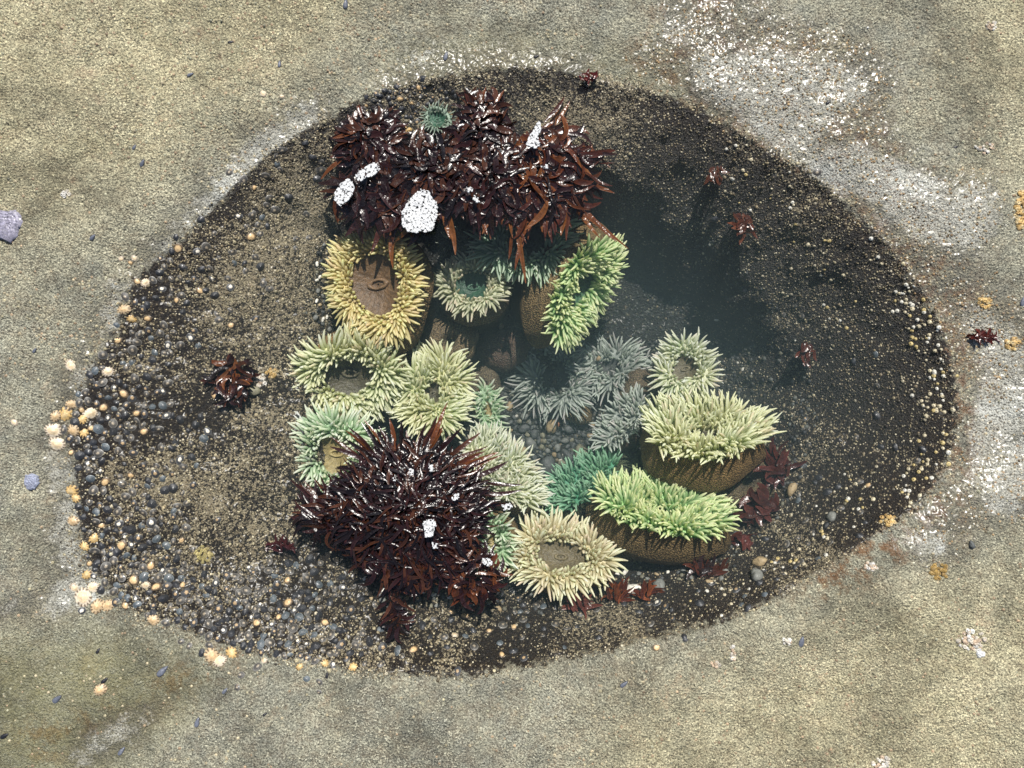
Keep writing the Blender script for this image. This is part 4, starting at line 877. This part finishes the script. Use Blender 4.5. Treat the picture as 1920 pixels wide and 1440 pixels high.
for (u, v, s, ang, kd, lab) in [(107,1311,12,40,'slate',"slate mussel with a bright tip alone on the lower left rock"),(196,1276,8,40,'black',"black shell touching the brown and white limpet"),(305,1258,13,45,'slate',"slate mussel at the lower end of the orange streak"),
 (8,1380,9,30,'black',"black shell at the lower left edge"),(228,1408,9,55,'slate',"slate mussel with a white tip near the bottom left"),(370,1354,10,75,'slate',"dull slate mussel near the bottom, left of centre"),(184,1220,6,60,'black',"round black snail on the lower left rock"),
 (497,1339,5,30,'black',"small black shell on the rock below the pool"),(433,79,6,10,'black',"jet black shell alone on the upper left rock"),(524,120,7,85,'slate',"slate mussel scar right of the black shell at the top left"),(357,140,7,20,'slate',"faint slate shell left of the cream limpet"),
 (267,306,8,60,'slate',"thin slate mussel on the left dry rock"),(252,276,6,60,'slate',"tiny slate mussel above the thin one on the left"),(174,445,8,45,'slate',"small slate mussel on the dry rock at the left"),(836,105,9,75,'slate',"slim dark mussel above the top rim"),(1006,106,6,10,'black',"small black shell just above the top rim"),
 (648,7,10,85,'slate',"grey mussel at the very top edge"),(1553,192,6,40,'black',"dark purple shell on the glittering rock at the upper right"),(1503,1203,11,75,'slate',"long slate mussel on the lower right rock"),(1792,276,5,20,'black',"tiny black shell on the dry right rock"),(1170,1283,9,40,'slate',"slate shell on the rock below the right bottom rim"),
 (1918,565,10,80,'slate',"slate shell at the right edge"),(65,657,6,55,'slate',"dark shell sliver near the left edge"),(613,1266,6,80,'black',"black shell just under the bottom rim"),(422,1295,7,50,'slate',"faint slate shell below the striped limpets")]:
    p = hit(u, v); sc = s * .001
    put_m(kd, p + Vector((0, 0, .0006)), seat(p.x, p.y, R(ang), .05), (sc, sc, sc), lab, None, "mussel" if kd == 'slate' else "shell")
def slab(label, pts, col, name="oyster_shell", cat="oyster shell", h=.007, seed=1):
    g = np.random.default_rng(seed); P = np.array(pts, float); c0 = P.mean(0); p = hit(*c0); vs, cs = [], []; k = 12; D_ = []
    for q in range(len(P)):
        a, b = P[q], P[(q + 1) % len(P)]
        for w in range(5): D_.append(a + (b - a) * w / 5 + g.normal(0, .5, 2))
    D_ = np.array(D_); n = len(D_)
    for q in range(k):
        f = 1 - q / k
        for w in range(n):
            d = (D_[w] - c0) * f; x, y = d[0] * .001, -d[1] * .001
            vs.append((x, y, h * (1 - f ** 6) + .0022 * math.sin(q * 2.4 + .5 * math.sin(w * .4)) * f - .003 * (q == 0) + g.normal(0, .0006))); cs.append(col * (1 + .35 * math.sin(q * 2.4 + 1) + g.normal(0, .2)))
    vs.append((0, 0, h)); cs.append(col); i = np.arange(n); j = (i + 1) % n
    fs = [np.concatenate([np.stack([j + n * q, i + n * q, i + n * (q + 1), j + n * (q + 1)], -1) for q in range(k - 1)]), np.stack([j + n * (k - 1), i + n * (k - 1), np.full(n, n * k)], -1)]
    o = mk(name, vs, fs, M_SHELL, cols=np.clip(cs, .01, .8)); o.location = p + Vector((0, 0, .001)); tag(o, label, cat); return o
slab("large wrinkled purple grey oyster shell at the left edge of the photo", [(-25,395),(0,393),(18,396),(32,393),(42,405),(44,418),(36,430),(33,442),(18,455),(5,448),(-25,446)], rgb(.22, .21, .27))
slab("small bluish wrinkled oyster shell on the left rock below the large cluster", [(48,890),(60,887),(72,893),(73,905),(66,917),(54,919),(47,908)], rgb(.22, .24, .32), h=.005, seed=2)
def cluster(label, u, v, rx, ry, n, pal, smin=.003, smax=.006, cat="barnacle cluster"):
    root = empty("barnacle_cluster", hit(u, v)); tag(root, label, cat, "barnacle clusters")
    o0 = np.array(root.location); vs_all = []
    for _ in range(n):
        q = math.sqrt(random.random()); A = random.uniform(0, 6.28); p = hit(u + rx * q * math.cos(A), v + ry * q * math.sin(A)); s = random.uniform(smin, smax)
        c = pal[random.randrange(len(pal))] * random.uniform(.7, 1.2); k = len(BV8); nn = 9
        qd = np.array(seat(p.x, p.y, random.uniform(0, 6), .35).to_matrix()); V = (BV8 * s) @ qd.T + np.array(p) - o0 + [0, 0, .002 * (1 - q)]
        cc = np.tile(c, (k, 1)); cc[:nn] *= .55; cc[-1] *= .1
        for w in range(nn): cc[w] *= 1 - .3 * (w % 2)
        mk("barnacle", V, BF8, M_CRUST, root, cols=np.clip(cc, .003, .85), smooth=False)
YL = [rgb(.50, .42, .20), rgb(.42, .36, .15)]; OG = [rgb(.62, .42, .16), rgb(.55, .36, .14), rgb(.66, .52, .28)]; WH = [rgb(.66, .60, .50), rgb(.75, .72, .66), rgb(.55, .42, .30)]
cluster("yellow green knobbly patch on the lower left wall", 381, 1040, 17, 16, 46, YL, .0025, .0045, "barnacle cluster")
cluster("golden brown barnacle clump on dry rock at the lower right", 1762, 1071, 17, 15, 34, [rgb(.42, .28, .09), rgb(.34, .22, .07)], .003, .0055)
cluster("white and rusty barnacle cluster on the dry rock at the right", 1822, 1200, 26, 20, 52, WH, .0025, .0055)
cluster("bright white barnacle with ribs at the lower end of the rusty cluster", 1838, 1224, 7, 6, 8, [rgb(.8, .8, .78)], .004, .006)
cluster("orange barnacle mass cut off by the right edge", 1914, 398, 12, 40, 60, OG, .0035, .0065)
cluster("cream barnacle patch at the left of the golden clump, on the lower right rim", 1632, 1062, 14, 8, 22, WH, .0025, .0045)
cluster("orange tan barnacle lump on the glittering rock right of the pool", 1847, 567, 12, 10, 24, OG, .0025, .005)
cluster("golden barnacle ring right of the dark red strip", 1898, 645, 13, 11, 22, OG, .003, .0055)
cluster("cream barnacle trio on the left dry rock", 122, 365, 9, 6, 10, WH, .003, .006)
cluster("knot of tan barnacles beside the small red seaweed on the left wall", 510, 700, 12, 9, 16, OG, .003, .0055)
cluster("chalky barnacles on the shells beside the small red seaweed", 488, 712, 12, 12, 18, WH, .003, .006)
cluster("white barnacles in a short row under the right bottom rim", 1374, 1226, 5, 15, 14, WH, .0025, .0045)
cluster("white barnacles left of the short row under the right bottom rim", 1343, 1245, 10, 6, 12, WH, .0025, .0045)
cluster("cream barnacles at the bottom edge, right of centre", 1652, 1428, 17, 12, 26, WH, .0025, .0045)
cluster("pale pink barnacles at the upper right corner rock", 1858, 48, 12, 8, 18, WH, .0025, .0045)
cluster("scattered pink barnacles in a line on the upper right rock", 1845, 278, 18, 12, 20, WH, .0025, .004)
cluster("orange yellow barnacles at the bright corner of the lower right rim", 1665, 975, 14, 10, 24, OG, .003, .005)
cluster("cream barnacles beside the small green anemone in the top seaweed", 762, 250, 9, 12, 16, OG, .003, .006)
cluster("pale barnacles below the first slate mussel on the right rock", 1475, 1202, 8, 7, 12, WH, .0025, .0045)
# larger single barnacles along the right rim
v_, f_ = BV8, BF8; BPm = {}
for q, (kk, c) in enumerate({'cream': rgb(.62, .55, .38), 'yellow': rgb(.58, .46, .20), 'white': rgb(.72, .70, .62)}.items()):
    cc = np.tile(c, (len(v_), 1)); cc[:9] *= .6; cc[:9:2] *= .7; cc[-1] *= .08; BPm[kk] = mk("barnacle", v_, f_, M_CRUSTWET, cols=cc, link=False)
put_b = once(BPm)
for anc, zone, cnt, sp in [([(1700,560),(1720,600),(1740,640),(1760,700)], "on the upper right rim of the pool", 60, 16), ([(1745,760),(1760,830),(1730,880),(1700,930)], "on the right rim below the middle", 55, 17), ([(1500,420),(1600,480),(1400,330),(1560,560)], "scattered on the upper right wall", 40, 40), ([(1540,1000),(1450,1060),(1350,1120),(1600,920)], "on the lower right wall near the rim", 45, 30)]:
    for _ in range(cnt):
        a = random.choice(anc); u, v = a[0] + random.gauss(0, sp), a[1] + random.gauss(0, sp); p = hit(u, v); s = random.uniform(.0028, .0052); k = random.choice(list(BPm))
        put_b(k, p, seat(p.x, p.y, random.uniform(0, 6.28), .25), (s, s, s), where(("small " if s < .0036 else "big ") + k + " barnacle", u, v), "barnacles " + zone, "barnacle")
# snail beside the dim anemone and a pale chip by the gravel
pebble(1122, 672, 5, 'tan', "yellow snail upright on the dim blue grey anemone", z=-.315)
